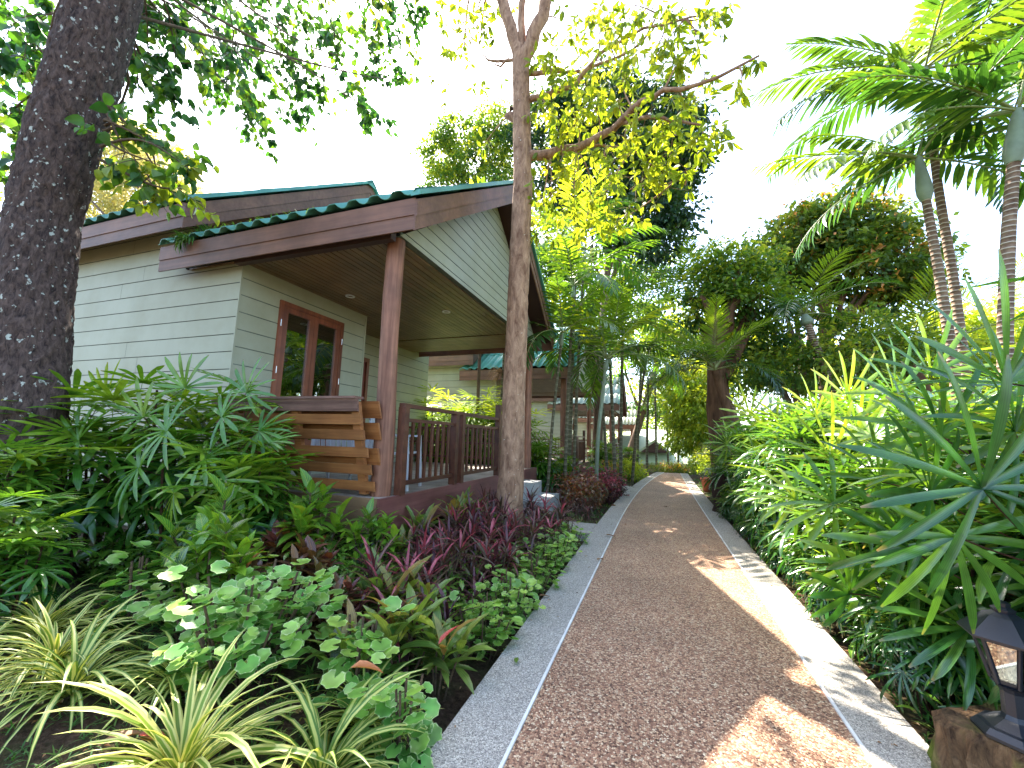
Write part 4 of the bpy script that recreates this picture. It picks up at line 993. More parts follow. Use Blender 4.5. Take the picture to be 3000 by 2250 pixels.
tree('far_tree', (-3.0, 34, -2), at(1420, 780, y=34), .3, [bl(1400, 740, 34, 2.8), bl(1450, 780, 34, 2.6), bl(1350, 720, 32, 3), bl(1440, 700, 33, 2.6), bl(1390, 860, 34, 1.8), bl(1500, 740, 32, 2.8), bl(1460, 880, 36, 1.6), bl(1420, 930, 48, 3), bl(1500, 930, 48, 3), bl(1350, 930, 48, 3), bl(1450, 860, 48, 3.4)],
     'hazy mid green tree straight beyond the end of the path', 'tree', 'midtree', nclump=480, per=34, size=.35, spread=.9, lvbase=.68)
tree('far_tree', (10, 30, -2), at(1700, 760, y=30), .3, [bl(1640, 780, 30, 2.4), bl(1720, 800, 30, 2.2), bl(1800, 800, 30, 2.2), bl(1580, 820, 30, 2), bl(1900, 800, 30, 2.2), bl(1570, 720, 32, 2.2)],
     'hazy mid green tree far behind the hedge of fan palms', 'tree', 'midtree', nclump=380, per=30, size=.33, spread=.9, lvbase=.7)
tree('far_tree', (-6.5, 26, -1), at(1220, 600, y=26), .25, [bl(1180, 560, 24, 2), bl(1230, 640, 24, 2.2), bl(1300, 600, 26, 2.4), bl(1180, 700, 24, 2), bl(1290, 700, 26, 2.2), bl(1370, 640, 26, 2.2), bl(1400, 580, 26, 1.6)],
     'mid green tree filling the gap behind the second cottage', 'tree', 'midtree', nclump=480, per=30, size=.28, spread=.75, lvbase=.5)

# ------------------------------------------------------------------ palms
PR = 'tall ringed palms at the right'
def wp(*L): return [at(px, py, y=y) for px, py, y in L]
def ground(p, x=None, y=None): return [[p[0] if x is None else x, p[1] if y is None else y, -.05]]
p1 = wp((2062, 800, 6.2), (2030, 600, 6.2), (2000, 430, 6.2))
palm('ringed_palm', ground(p1[0])+p1, .052, 9, 'left of the paired ringed palms, its lower crown half way up the picture', PR, 1.9, .45, .075, .62, n=20, droops=(.5, .7, .9), vee=-.3, ldroop=.45, ae=[(.6, 1.25), (2.5, .95), (3.05, .42), (1.5, .7), (5.2, .7), (.2, .45), (3.6, .1), (2.95, -.25), (.1, -.2)])
p2 = wp((2085, 800, 6.6), (2060, 600, 6.6), (2025, 400, 6.5), (2008, 240, 6.5))
palm('ringed_palm', ground(p2[0])+p2, .05, 10, 'taller of the paired ringed palms, crown touching the top of the picture', PR, 2.15, .5, .075, .7, n=23, droops=(.5, .8, 1.0), vee=-.3, ldroop=.45, ae=[(.6, 1.2), (3.0, .85), (1.8, .9), (4.6, .7), (3.15, .42), (.2, .5), (5.6, .4), (3.3, .08), (2.5, .2), (.0, -.1)])
p3 = wp((2168, 800, 5.6), (2178, 500, 5.6), (2190, 350, 5.6))
palm('ringed_palm', ground(p3[0])+p3, .06, 9, 'rightmost ringed palm, thick pale crownshaft at the picture edge', PR, 2.0, .52, .08, .65, n=19, droops=(.6, .9, 1.1), vee=-.3, ldroop=.45, ae=[(.6, 1.2), (2.9, .9), (4.8, .8), (1.5, .7), (3.3, .75), (.1, .4), (3.45, .2), (5.6, .1), (2.2, .5)])
palm('feathery_palm', [(8.0, 9.0, -.1), at(2270, 160, y=8.6)], .08, 12, 'palm with a dark crown filling the top right corner', 'dark palms at the top right', 2.9, .6, .09, .5, els=(1.1, -.5), droops=(.6, 1.0, 1.3), n=24)
palm('feathery_palm', [(6.2, 8.4, -.1), at(2190, -40, y=8)], .07, 12, 'palm whose crown hangs from above between the ringed palms and the corner', 'dark palms at the top right', 2.4, .55, .09, .5, els=(1.1, -.5), droops=(.6, 1.0, 1.3), n=22, barkk='ringthin')
CG = 'slender palms left of the path'
slim = [((-2.35, 9.1), (1212, 745), 9.1, .035, 1.5), ((-2.1, 9.8), (1238, 640), 9.8, .04, 1.7), ((-2.05, 10.6), (1262, 560), 10.6, .04, 1.8), ((-1.45, 10.4), (1308, 800), 10.0, .045, 1.7), ((-1.3, 12.0), (1290, 760), 12, .04, 1.6), ((-1.05, 11.3), (1318, 790), 11.3, .045, 1.9), ((-1.0, 12.2), (1345, 720), 12.2, .045, 2.0), ((-.85, 15.0), (1392, 800), 15, .05, 1.9), ((-.9, 20), (1385, 790), 20, .06, 2.2), ((-.5, 21.5), (1400, 830), 21.5, .06, 2.1)]
sl = ['first slender palm beside the tree trunk, short crown', 'second slender palm past the tree trunk', 'tall slender palm whose crown stands above the second cottage', 'leaning pale green slender palm before the third cottage', 'slender palm just right of the leaning pale one', 'slender palm nearest the path in the dark cluster', 'tallest slender palm of the dark cluster', 'slender palm past the dark cluster', 'distant slender palm before the fourth cottage', 'farthest slender palm at the left kerb']
for i, ((x, y), (px, py), yy, r, L) in enumerate(slim):
    top = at(px, py, y=yy)
    palm('slender_palm', [(x, y, -.2), ((x*.6+top[0]*.4), yy, top[2]*.5), top], r, 8, sl[i], CG, L*1.35, .55, .08, .3, els=(1.2, .05), n=17, vee=-.1, ldroop=.5, matk='frondY' if i in (1, 2, 6, 7) else 'frond', droops=(.8, 1.1, 1.4), barkk='ringthin' if i != 3 else 'crownshaft', az0=i*1.3)
for i, (px, py, y) in enumerate([(1415, 840, 24), (1440, 860, 27), (1462, 870, 25)]):
    top = at(px, py, y=y); palm('slender_palm', [(top[0], y, -1), top], .06, 7, ['thin palm left of centre beyond the path end', 'thin palm in the middle beyond the path end', 'thin palm right of centre beyond the path end'][i], 'thin palms beyond the path end', 1.8, .4, .03, .3, els=(1.2, 0), n=18, droops=(.9, 1.3), barkk='ringthin')
# big feather palm with bright upright fronds beside thick trunk
palm('feather_palm', [(2.3, 11.8, -.1), at(1545, 800, y=11.4)], .12, 12, 'large leaved feather palm hugging the thick reddish trunk', None, 2.3, .55, .05, 0, els=(1.35, .15), n=34, droops=(.9, 1.3, 1.6), azs=[-1.6, 2.7, .4, -.6, 3.6, 1.2, 4.3, 2.2, -2.2, 0, 5.5, 3.1], barkk='bark_red')
palm('feather_palm', [(2.9, 14, -.1), at(1490, 640, y=14)], .1, 10, 'palm rising left of the green tree crown against the sky', None, 2.2, .6, .05, .3, els=(1.3, .1), n=26, droops=(.7, 1.0, 1.3))
palm('feather_palm', [(5.0, 12.5, -.1), at(1745, 700, y=12.5)], .1, 10, 'drooping palm under the russet tree', None, 2.3, .6, .05, .3, els=(1.2, .1), n=26, droops=(.9, 1.2, 1.5))
CO = 'bluish coconut palms in the distance'
palm('coconut_palm', [(15.2, 25, -.5), at(2150, 690, y=25)], .18, 14, 'coconut palm far away between the ringed trunks and the right edge', CO, 4.0, .9, .05, 0, els=(1.2, -.4), n=34, droops=(.6, .9, 1.2), barkk='bark_far')
palm('coconut_palm', [(8.3, 14, -.2), at(1960, 790, y=14)], .2, 15, 'nearer coconut palm with blue-green fronds behind the hedge', CO, 3.4, .75, .04, 0, els=(1.3, -.1), n=40, droops=(.8, 1.1, 1.4), barkk='bark_red')
palm('feather_palm', [(-2.4, 11.7, -.3), at(1245, 520, y=13)], .06, 10, 'palm with bright arching fronds above the far corner of the veranda roof', None, 2.6, .65, .09, .4, els=(1.25, .0), n=20, vee=0., ldroop=.5, droops=(.8, 1.1, 1.4), barkk='ringthin', matk='frondY')
palm('fishtail_palm', [(-4.2, 10.9, -.3), (-4.15, 10.9, 2.6), (-4.12, 10.9, 4.4)], .05, 6, 'palm behind the veranda with a hanging straw coloured flower stalk', None, 1.6, .4, .04, .3, els=(1.2, .2), n=16, barkk='ringthin', dead=3)
t = bpy.data.objects['fishtail_palm']
m = M()
for i in range(90): m.scatter(blade(U(.35, .8), .014, U(.6, 1.8), 4, .2, 'strap'), [(-4.12, 10.85, 3.25)], basis(sph(U(2.4, 4.6), U(-.6, .8))[None], (0, 0, 1)), np.array([U(.3, 1)]))
m.build('flower_stalk', G['brownfrond'], t)
m = M(); m.tube([(-3.45, 11.1, -.2), (-3.42, 11.1, 3), (-3.4, 11.1, 6)], .09, 12, 0, True, None, .02); tr = thing('pale_trunk_tree', 'tree with pale blotched trunk behind the veranda, left of the brown trunk', 'tree', (-3.45, 11.1, -.2)); m.build('trunk', G['bark_mid'], tr)
m = M(); crown(m, [((-3.4, 11.3, 7.2), 1.3), ((-2.8, 11.6, 6.6), .9)], 120, 30, .15, [tinyleaf(1, .45)], .4); m.build('crown', G['midtree'], tr)

# ------------------------------------------------------------------ fan palms (lady palms)
HG = 'fan palm clumps of the right hedge'; LG = 'fan palm clumps in front of the side wall'
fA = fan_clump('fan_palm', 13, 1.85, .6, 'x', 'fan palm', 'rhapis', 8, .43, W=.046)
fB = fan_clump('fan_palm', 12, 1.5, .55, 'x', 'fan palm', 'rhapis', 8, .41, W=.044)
for i, (p, x, y, s, rz, lb) in enumerate([(fA, -4.35, 2.95, 1.03, 0, 'tallest fan palm clump before the side wall, next to the house corner'), (fB, -5.0, 2.6, 1.12, 1, 'fan palm clump between the tall clump and the big trunk'), (fA, -4.95, 1.95, .7, 2, 'fan palm clump at the left picture edge, hiding the foot of the big trunk'),
     (fB, -3.7, 2.8, .85, 3.4, 'low fan palm clump in front of the bench end'), (fB, -4.0, 1.55, .55, .6, 'small bright fan palm at the far lower left edge')]):
    place(p, (x, y, gz(x, y)), lb, LG, rz, s)
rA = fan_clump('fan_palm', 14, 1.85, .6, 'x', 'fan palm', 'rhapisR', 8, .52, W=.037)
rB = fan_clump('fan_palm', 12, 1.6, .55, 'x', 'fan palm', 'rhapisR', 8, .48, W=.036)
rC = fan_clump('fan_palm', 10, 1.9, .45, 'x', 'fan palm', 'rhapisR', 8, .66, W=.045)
hed = [(rC, 2.45, 2.5, 1.0, 0), (rC, 1.85, 2.85, .86, 1.1), (rC, 2.6, 2.9, 1.12, 2), (rB, 1.62, 3.25, .72, .4), (rA, 2.3, 3.5, .98, 3), (rB, 1.75, 3.9, .95, 2.2), (rA, 2.2, 4.6, 1.02, 5), (rB, 1.72, 4.7, .9, 1.4), (rA, 3.0, 4.4, 1.05, 1), (rA, 1.8, 5.6, 1.03, 0.7), (rB, 2.6, 5.6, 1.2, 4), (rA, 1.9, 6.6, 1.05, 2.8), (rB, 1.65, 6.2, .8, 2), (rA, 2.8, 6.8, 1.08, 1.9), (rA, 2.0, 7.6, 1.1, 4.1), (rB, 1.75, 7.2, .95, .3), (rB, 2.0, 8.6, 1.25, 1.3), (rA, 2.8, 8.3, 1.1, .4), (rB, 3.6, 6.0, 1.2, .4), (rC, 3.4, 3.4, 1.1, .9), (rB, 2.2, 9.8, 1.1, 2), (rA, 3.8, 7.6, 1.1, 2.2), (rA, 2.1, 10.8, 1.0, 1.2), (rB, 1.9, 11.6, 1.1, 3.2), (rB, 1.75, 10.2, .8, 3)]
lab = ['tall fan palm clump overhanging the black lantern at the right edge', 'fan palm just behind the black lantern with drooping broad blades', 'tallest fan palm at the right edge with blades against the sky', 'low fan palm leaning over the kerb just past the lantern']
o2 = ['fifth', 'sixth', 'seventh', 'eighth', 'ninth', 'tenth', 'eleventh', 'twelfth', 'thirteenth', 'fourteenth', 'fifteenth', 'sixteenth', 'seventeenth', 'eighteenth', 'nineteenth', 'twentieth', 'twenty-first', 'twenty-second', 'twenty-third', 'twenty-fourth', 'last']
for i, (p, x, y, s, rz) in enumerate(hed):
    place(p, (x, y, gz(x, y)), lab[i] if i < 4 else o2[i-4]+' fan palm clump of the right hedge counted back from the black lantern', HG, rz, s)
for i in range(13):
    y = 2.95+i*.52
    dup(rB if i % 2 else rA, (1.38+.06*math.sin(i*2.1), y, -.04), 'knee high fan palm at the right kerb, number %s from the lantern' % ['one', 'two', 'three', 'four', 'five', 'six', 'seven', 'eight', 'nine', 'ten', 'eleven', 'twelve', 'thirteen'][i], 'knee high fan palms along the right kerb', i*1.9, U(.32, .42))
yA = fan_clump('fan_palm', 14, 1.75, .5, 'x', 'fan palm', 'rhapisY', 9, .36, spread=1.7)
for i, (x, y, s) in enumerate([(-5.9, 10.5, 1.6), (-5.0, 10.5, 1.62), (-4.25, 10.4, 1.5), (-3.5, 10.2, 1.45), (-6.8, 10.6, 1.5)]):
    place(yA, (x, y, -.05), ['glowing fan palm behind the veranda rail, nearest the log post', 'glowing fan palm behind the rail, second from the log post', 'glowing fan palm behind the rail, third from the log post', 'glowing fan palm behind the rail, next to the brown tree trunk', 'glowing fan palm behind the veranda hidden by the log post'][i], 'glowing fan palms behind the veranda', i*1.3, s)
for i, (x, y, s) in enumerate([(-5.2, 10.0, .75), (-4.3, 9.9, .7), (-3.4, 9.75, .72)]):
    dup(fB, (x, y, -.1), ['left', 'middle', 'right'][i]+' one of the dark fan palms seen through the veranda railing', 'dark fan palms behind the railing', i+.5, s)
for i, (x, y, s) in enumerate([(-2.3, 11.2, .62), (-2.7, 10.2, .9), (-1.75, 12.4, .5), (-2.2, 17.5, .9), (-1.3, 18.5, .8)]):
    dup(fB, (x, y, -.1), ['small fan palm beside the concrete steps of the veranda', 'fan palm before the second cottage, right of the brown trunk', 'small fan palm at the foot of the slender palms', 'fan palm in front of the third cottage', 'fan palm near the left kerb before the third cottage'][i], 'fan palms between the cottages', i*1.1, s)
# hand placed fans that show their faces
camR = np.array([CX3[0], CY3[0], CZ3[0]]); camU = -np.array([CX3[1], CY3[1], CZ3[1]]); camF = np.array([CX3[2], CY3[2], CZ3[2]])
def showy(label, group, mk, stems, fans, W=.042):
    t = thing('fan_palm', label, 'fan palm', stems[0][:2]+(gz(*stems[0][:2]),), group); fo = M(); st = M(); SP = []
    for (x, y, x1, y1, h) in stems:
        tt = np.linspace(0, 1, 12); p = np.stack([x+(x1-x)*tt, y+(y1-y)*tt, gz(x, y)+h*tt], 1); st.tube(p, .014-.004*tt, 7, 0, False); SP.append(p)
    SP = np.concatenate(SP)
    for (px, py, y, th, L, lv, sp_, dr) in fans:
        c = at(px, py, y=y); th = math.radians(th)
        ax = nrm(camU*math.cos(th)+camR*math.sin(th)+np.array([0, 0, .1])); n = nrm(-camF*.8+np.array([0, 0, .55])+rng.normal(size=3)*.12)
        k = SP[np.argmin(np.linalg.norm(SP-(c-[0, 0, .15]), axis=1))]; st.tube(curve(k, c, .05, 6), .0035, 4, 0, False)
        R0 = basis(ax[None], n)[0]; nb = int(5+sp_*2.9)
        for a in np.linspace(-sp_, sp_, nb):
            a += U(-.05, .05); ln = L*U(.92, 1.15)*(1-.12*abs(a)/sp_); d = R0@np.array([math.sin(a), math.cos(a), .1])
            up = nrm(R0[:, 2]+np.array([0, 0, .5])); fo.scatter(blade(ln, W*U(.85, 1.15), dr*U(.6, 1.3)*(.5+.5*math.sqrt(max(0, 1-d[2]**2))), 7, .3, 'fan', 1.6, U(-.25, .25)), [c], basis(d[None], up), np.array([np.clip(lv+U(-.15, .15), 0, 1)]))
    fo.build('foliage', G[mk], t); st.build('stem', G['fibre'], t)
showy('fan palm at the right edge showing wide dark star shaped fans above the lantern', HG, 'rhapisR', [(1.98, 2.25, 1.95, 2.15, 1.75), (2.35, 2.5, 2.3, 2.4, 2.1), (1.75, 2.6, 1.7, 2.55, .9)],
    [(2121, 1053, 2.05, -5, .52, .35, 2.5, .35), (2008, 1063, 2.45, -20, .46, .4, 2.6, .5), (2061, 1157, 2.15, 185, .38, .5, 2.0, .3), (2171, 827, 2.25, 5, .5, .5, 1.2, .15), (2091, 1356, 2.65, -95, .36, .5, 1.4, .9), (2190, 930, 2.4, -30, .5, .3, 2.2, .5), (2030, 940, 3.0, -10, .5, .55, 2.0, .6), (1960, 1180, 2.8, -160, .4, .45, 2.2, .7)], .037)
showy('fan palm in the near middle of the hedge with pale drooping fans over the kerb', HG, 'rhapisR', [(1.75, 3.5, 1.7, 3.4, 1.1), (1.9, 4.0, 1.85, 3.9, 1.6), (1.6, 3.2, 1.55, 3.1, .6)],
    [(1801, 1087, 3.6, -120, .42, .8, 2.2, .8), (1868, 1209, 3.2, 180, .36, .7, 1.9, .6), (1835, 1282, 3.1, -10, .3, .45, 2.2, .7), (1795, 990, 4.0, 0, .5, .92, 1.5, .3), (1720, 1080, 4.2, -100, .4, .85, 2.0, .9), (1900, 1040, 3.3, -30, .45, .6, 2.2, .6), (1850, 930, 4.2, 5, .48, .85, 1.6, .4)], .036)
showy('fan palm of the hedge behind the drooping kerb side fans', HG, 'rhapisR', [(2.1, 5.2, 2.0, 5.1, 1.8), (1.8, 6.2, 1.75, 6.1, 1.7), (2.2, 4.2, 2.1, 4.1, 1.9)],
    [(1700, 950, 6.0, -20, .5, .95, 1.8, .5), (1640, 1000, 6.6, -70, .45, .85, 2.0, .8), (1760, 900, 5.2, 0, .5, .9, 1.6, .4), (1830, 860, 4.8, 10, .5, .9, 1.5, .3), (1930, 850, 4.2, -10, .5, .75, 1.8, .5), (1620, 900, 7.5, -20, .5, .95, 1.7, .5), (2010, 810, 4.0, 15, .5, .7, 1.5, .4), (1740, 1010, 5.2, -60, .45, .7, 2.1, .7), (1960, 930, 3.8, -30, .45, .6, 2.1, .6), (1670, 1070, 5.6, -110, .4, .7, 2.0, .9), (1570, 960, 8.5, -50, .5, .9, 1.9, .8)], .036)
showy('fan palm left of the bench with hanging face-on fans', LG, 'rhapis', [(-4.2, 2.6, -4.2, 2.5, 1.0), (-4.6, 2.7, -4.6, 2.6, 1.7), (-3.75, 2.7, -3.7, 2.6, .9), (-5.1, 2.5, -5.2, 2.4, 1.3)],
    [(377, 1064, 2.35, 190, .34, .85, 1.8, .3), (473, 1037, 2.5, 175, .34, .8, 1.9, .3), (360, 931, 2.35, -110, .36, .55, 2.2, .7), (93, 1087, 2.1, 190, .34, .9, 1.9, .5), (230, 861, 2.4, 25, .36, .98, 1.4, .2), (400, 838, 2.6, 0, .36, .6, 1.8, .35), (533, 847, 2.8, 30, .34, .5, 2.0, .5), (443, 990, 2.5, 90, .34, .6, 2.0, .7), (300, 1010, 2.3, -120, .36, .5, 2.2, .7), (170, 950, 2.2, -90, .36, .7, 2.0, .8), (40, 1000, 2.1, -60, .36, .95, 2.0, .6), (310, 900, 2.5, -30, .36, .7, 2.0, .5), (480, 900, 2.6, 60, .34, .5, 2.0, .6), (560, 930, 2.9, 100, .32, .45, 1.8, .7)], .036)

# ------------------------------------------------------------------ shrubs at the far right
tree('clipped_bush', (1.85, 12, -.05), (1.85, 12, .5), .03, [((1.9, 12, .65), .5), ((2.2, 12.8, .8), .6)], 'bright rounded bush at the right kerb past the dark cut trunk', 'bush', 'brighttree', nclump=160, per=30, size=.07, spread=.2, limbs=False)
tree('clipped_bush', (1.75, 15, -.05), (1.75, 15, .5), .03, [((1.85, 15, .7), .55), ((2.0, 16.5, .8), .7), ((1.75, 18, .6), .6)], 'bright yellow-green bush near the far right end of the path', 'bush', 'brighttree', nclump=220, per=30, size=.08, spread=.22, limbs=False)
tree('clipped_bush', (.9, 22.2, -.4), (.9, 22.2, .1), .03, [((.1, 22.4, .0), .5), ((.8, 22.2, .0), .55), ((1.4, 22.0, .1), .5)], 'low bushes closing off the far end of the path', 'bush', 'redtree', nclump=170, per=26, size=.09, spread=.25, limbs=False, lvbase=.6)
for i, (x, y, r, k) in enumerate([(-1.55, 14.6, .5, 'redtree'), (-1.0, 17.2, .55, 'brighttree'), (-1.6, 9.3, .42, 'croton_red'), (-1.3, 10.8, .45, 'cordyline')]):
    tree('low_bush', (x, y, -.15), (x, y, .2), .02, [((x, y, .25), r), ((x-.3, y+.5, .3), r*.9), ((x+.1, y-.5, .2), r*.8)], ['pinkish low bush at the left kerb past the slender palms', 'yellow-green low bush at the left kerb near the path end', 'dark reddish low bush right of the concrete steps', 'purplish low bush at the feet of the slender palms'][i], 'bush', k, nclump=130, per=22, size=.09, spread=.22, limbs=False, lvbase=.55)
# mass of undergrowth behind the right hedge
for i, (x, y, r) in enumerate([(5.5, 9.5, 1.2), (5.0, 5.0, 1.0), (7.5, 7, 1.3)]):
    tree('dense_bush', (x, y, -.1), (x, y, .6), .04, [((x, y, .8), r), ((x+.9, y+.8, .8), r), ((x-.7, y+.9, .7), r*.9)], ['leafy bush behind the middle of the hedge', 'leafy bush behind the near end of the hedge', 'leafy bush under the ringed palms'][i], 'bush', 'midtree', nclump=200, per=24, size=.13, spread=.3, limbs=False, lvbase=.6)

# ------------------------------------------------------------------ flower bed at the left
SG = 'cream striped spider plants'
sp = strap_clump('spider_plant', 85, .62, .03, 'x', 'spider plant', 'strap')
sp2 = strap_clump('spider_plant', 72, .54, .027, 'x', 'spider plant', 'strap2')
for i, (p, x, y, s, lb) in enumerate([(sp, -1.78, 1.27, 1.08, 'largest cream striped spider plant, bottom left centre'), (sp2, -2.72, 1.36, 1.0, 'cream striped spider plant left of the largest one'), (sp, -3.1, 1.45, .85, 'cream striped spider plant by the lower left edge'), (sp2, -2.35, 1.6, .85, 'cream striped spider plant behind and left of the largest'),
     (sp2, -1.3, 1.5, 1.05, 'cream striped spider plant spilling over the grey kerb'), (sp, -1.22, 1.12, .7, 'cream striped spider plant at the bottom edge beside the kerb'), (sp2, -1.38, 1.85, .8, 'cream striped spider plant beneath the croton with orange leaf'), (sp, -3.6, 1.6, .85, 'cream striped spider plant at the lower left corner')]):
    place(p, (x, y, gz(x, y)+.01), lb, SG, i*1.7, s)
AG = 'round leaved white rimmed shrubs'
aA = aralia('aralia_shrub', .58, .42, 420, 'x', 'shrub', .082); aB = aralia('aralia_shrub', .5, .15, 90, 'x', 'shrub', .08); aC = aralia('aralia_shrub', .55, .27, 230, 'x', 'shrub', .078, 'aralia_lime')
for i, (p, x, y, s, lb) in enumerate([(aA, -2.25, 1.88, 1.0, 'widest round leaved white rimmed shrub in the middle of the bed'), (aC, -2.75, 2.0, 1.0, 'round leaved shrub joined to the left of the widest one'), (aB, -3.35, 1.95, 1.05, 'small round leaved shrub standing alone in the dark under the fan palms'), (aB, -1.1, 1.78, .85, 'round leaved shrub beside the kerb with the orange fallen leaf'), (aB, -1.55, 2.0, 1.0, 'round leaved shrub beside the widest one, toward the kerb'),
     (aC, -1.14, 2.75, .74, 'round leaved shrub at the kerb nearest the camera in the border row'), (aC, -1.14, 3.3, .76, 'second round leaved shrub of the border row along the kerb'), (aC, -1.14, 3.85, .76, 'third round leaved shrub of the border row along the kerb'), (aC, -1.14, 4.4, .76, 'fourth round leaved shrub of the border row along the kerb'), (aC, -1.15, 5.0, .74, 'fifth round leaved shrub of the border row along the kerb'), (aC, -1.15, 5.6, .74, 'last round leaved shrub of the border row, before the side path')]):
    place(p, (x, y, gz(x, y)), lb, AG, i*2.1, s)
CGp = 'crotons of the left bed'
cg = whorl_shrub('croton', 7, .75, .28, .22, .085, 'x', 'croton', 'croton_green', 9, 'ovate', 1.25, .0, tiers=2)
cr = whorl_shrub('croton', 8, .6, .3, .2, .07, 'x', 'croton', 'croton_red', 10, 'lance', 1.2, -.2, tiers=2)
for i, (p, x, y, s, lb) in enumerate([(cg, -3.05, 2.3, 1.12, 'bright green croton below the low fan palms'), (cg, -3.9, 3.2, 1.0, 'green croton against the tan deck edge'), (cr, -3.0, 2.75, 1.0, 'dark bronze croton in the middle of the bed'), (cg, -2.9, 3.0, 1.1, 'green croton under the veranda corner'), (cr, -2.5, 2.6, .9, 'dark red croton next to the widest white rimmed shrub'),
     (cr, -2.75, 2.3, .7, 'low croton with orange leaves behind the widest shrub'), (cg, -4.6, 1.75, .95, 'green croton at the left picture edge under the fan palms'), (cg, -2.75, 2.05, .95, 'small lime croton left of the widest shrub'), (cr, -3.6, 2.8, .9, 'dark leaved croton below the bench'), (cg, -2.5, 3.3, .8, 'green croton below the oxblood deck skirt'), (cr, -2.0, 2.35, .7, 'dark croton among the red strap plants')]):
    place(p, (x, y, gz(x, y)), lb, CGp, i*1.9, s)
cy = whorl_shrub('croton', 4, .5, .22, .24, .1, 'x', 'croton', 'brighttree', 9, 'ovate'); place(cy, (-5.35, 2.0, 1.25), 'yellow broad leaved plant growing against the big left trunk', None, .5, .8)
M().tube([(-5.35, 2.0, -.1), (-5.38, 1.98, 1.3)], .012, 6).build('stem', G['twig'], cy, (-5.35, 2.0, 1.25))
TG = 'olive broad strap plants'
XTRA = [(-1.45, 2.25, .95, 'olive ti plant between the two nearest kerb side shrubs'), (-1.18, 2.2, .8, 'low olive ti plant hanging over the dark gap beside the kerb'), (-1.62, 2.05, .75, 'small ti plant behind the nearest kerb side shrub')]
ti = whorl_shrub('ti_plant', 4, .5, .2, .33, .07, 'x', 'ti plant', 'ti_green', 11, 'lance', 1.35, .2, (.3, 1.0), tiers=1)
for i, (x, y, s, lb) in enumerate([(-1.72, 2.45, 1.0, 'olive and orange ti plant nearest the camera'), (-1.5, 2.65, .85, 'olive ti plant with yellow blades near the kerb'), (-2.35, 4.55, 1.15, 'tall olive ti plant left of the brown trunk'), (-2.45, 4.1, 1.0, 'olive ti plant at the foot of the veranda railing'), (-1.95, 4.75, .85, 'olive ti plant directly before the brown trunk'), (-2.5, 5.1, 1.1, 'olive ti plant behind the others by the deck skirt'), (-2.3, 3.6, .8, 'olive ti plant in the middle of the red strap plants')]+XTRA):
    place(ti, (x, y, gz(x, y)), lb, TG, i*2.3, s)
RG = 'narrow red and purple cordylines of the left bed'
ca = whorl_shrub('cordyline', 6, .42, .22, .24, .02, 'x', 'cordyline', 'cordyline', 17, 'strap', 1.4, -.1, (.5, 1.5), tiers=1, segs=4)
cb = whorl_shrub('cordyline', 5, .36, .2, .2, .018, 'x', 'cordyline', 'cordyline', 17, 'strap', 1.4, -.2, (.6, 1.6), tiers=1, segs=4)
pos = []
for y in np.arange(2.55, 7.0, .36):
    for x in (-1.42, -1.76, -2.1):
        if not (abs(x+1.93) < .25 and abs(y-5.4) < .3) and not (y > 6.2) and not (y < 3 and x < -2): pos.append((x+U(-.08, .08), y+U(-.08, .08)))
for i, (x, y) in enumerate(pos):
    dn = 'near' if y < 3.6 else ('middle' if y < 5 else 'far')
    row = 'kerb side' if x > -1.6 else ('centre' if x > -1.95 else 'veranda side')
    place(ca if i % 2 else cb, (x, y, gz(x, y)), 'narrow purple-red cordyline in the %s of the %s part of the left bed' % (row, dn), RG+', %s %s' % (dn, row), i*2.4, U(1.15, 1.5))
for i, (x, y) in enumerate([(-1.5, 6.0), (-1.3, 7.6), (-1.5, 8.2)]):
    place(cb, (x, y, gz(x, y)), ['purple-red cordyline just before the side path', 'purple-red cordyline just beyond the side path', 'purple-red cordyline right of the concrete steps'][i], RG, i, 1.)
yl = whorl_shrub('yellow_plant', 1, .4, .01, .17, .07, 'x', 'plant', 'yellow', 6, 'ovate', .6, -.2, (.8, 1.2)); place(yl, (-1.4, 2.25, 0), 'small plant with pure yellow leaves beside the olive ti plants')
# ground cover and litter ------------------------------------------------
m = M(); B = [blade(1, .1, d, 3, .2, 'strap') for d in (.6, 1.1, 1.6)]
def tufts(n, xr, yr, L, per=9):
    for _ in range(n):
        x, y = U(*xr), U(*yr); az = U(0, 6.28, per); el = U(.3, 1.3, per)
        lv = np.array([U(0, 1)]*per); m.scatter(B[rng.integers(3)], np.stack([x+U(-.02, .02, per), y+U(-.02, .02, per), np.full(per, gz(x, y))], 1), basis(sph(az, el), (0, 0, 1), L*U(.5, 1.2, per)), lv)
tufts(260, (-3.4, -1.1), (.95, 1.8), .06); tufts(420, (-4.6, -1.3), (1.5, 2.6), .09); tufts(240, (-6, -3.2), (1.2, 2.6), .1); tufts(260, (-4, -1.1), (2.5, 7), .1)
tufts(300, (1.2, 2.0), (1.8, 6), .09); tufts(300, (1.2, 2.2), (6, 18), .12); tufts(300, (-2.2, -1.0), (7.2, 19), .13)
tag(m.build('ground_cover', G['grass']), 'short green ground cover on the soil of the beds', 'grass', kind='stuff')
m = M(); n = 2600
X = np.concatenate([U(-4.5, -1.0, n), U(1.15, 2.8, n//2), U(-.94, -.6, 70)-U(0, .12, 70), U(.9, 1.14, 90)+U(0, .06, 90), U(-.6, .85, 26)]); Y = np.concatenate([U(.9, 7, n), U(1.5, 9, n//2), U(1.5, 12, 70), U(1.8, 12, 90), U(1.8, 14, 26)]); k = len(X)
Pz = np.array([(gz(a, b) if a < -.95 or a > 1.14 else 0)+.012 for a, b in zip(X, Y)])
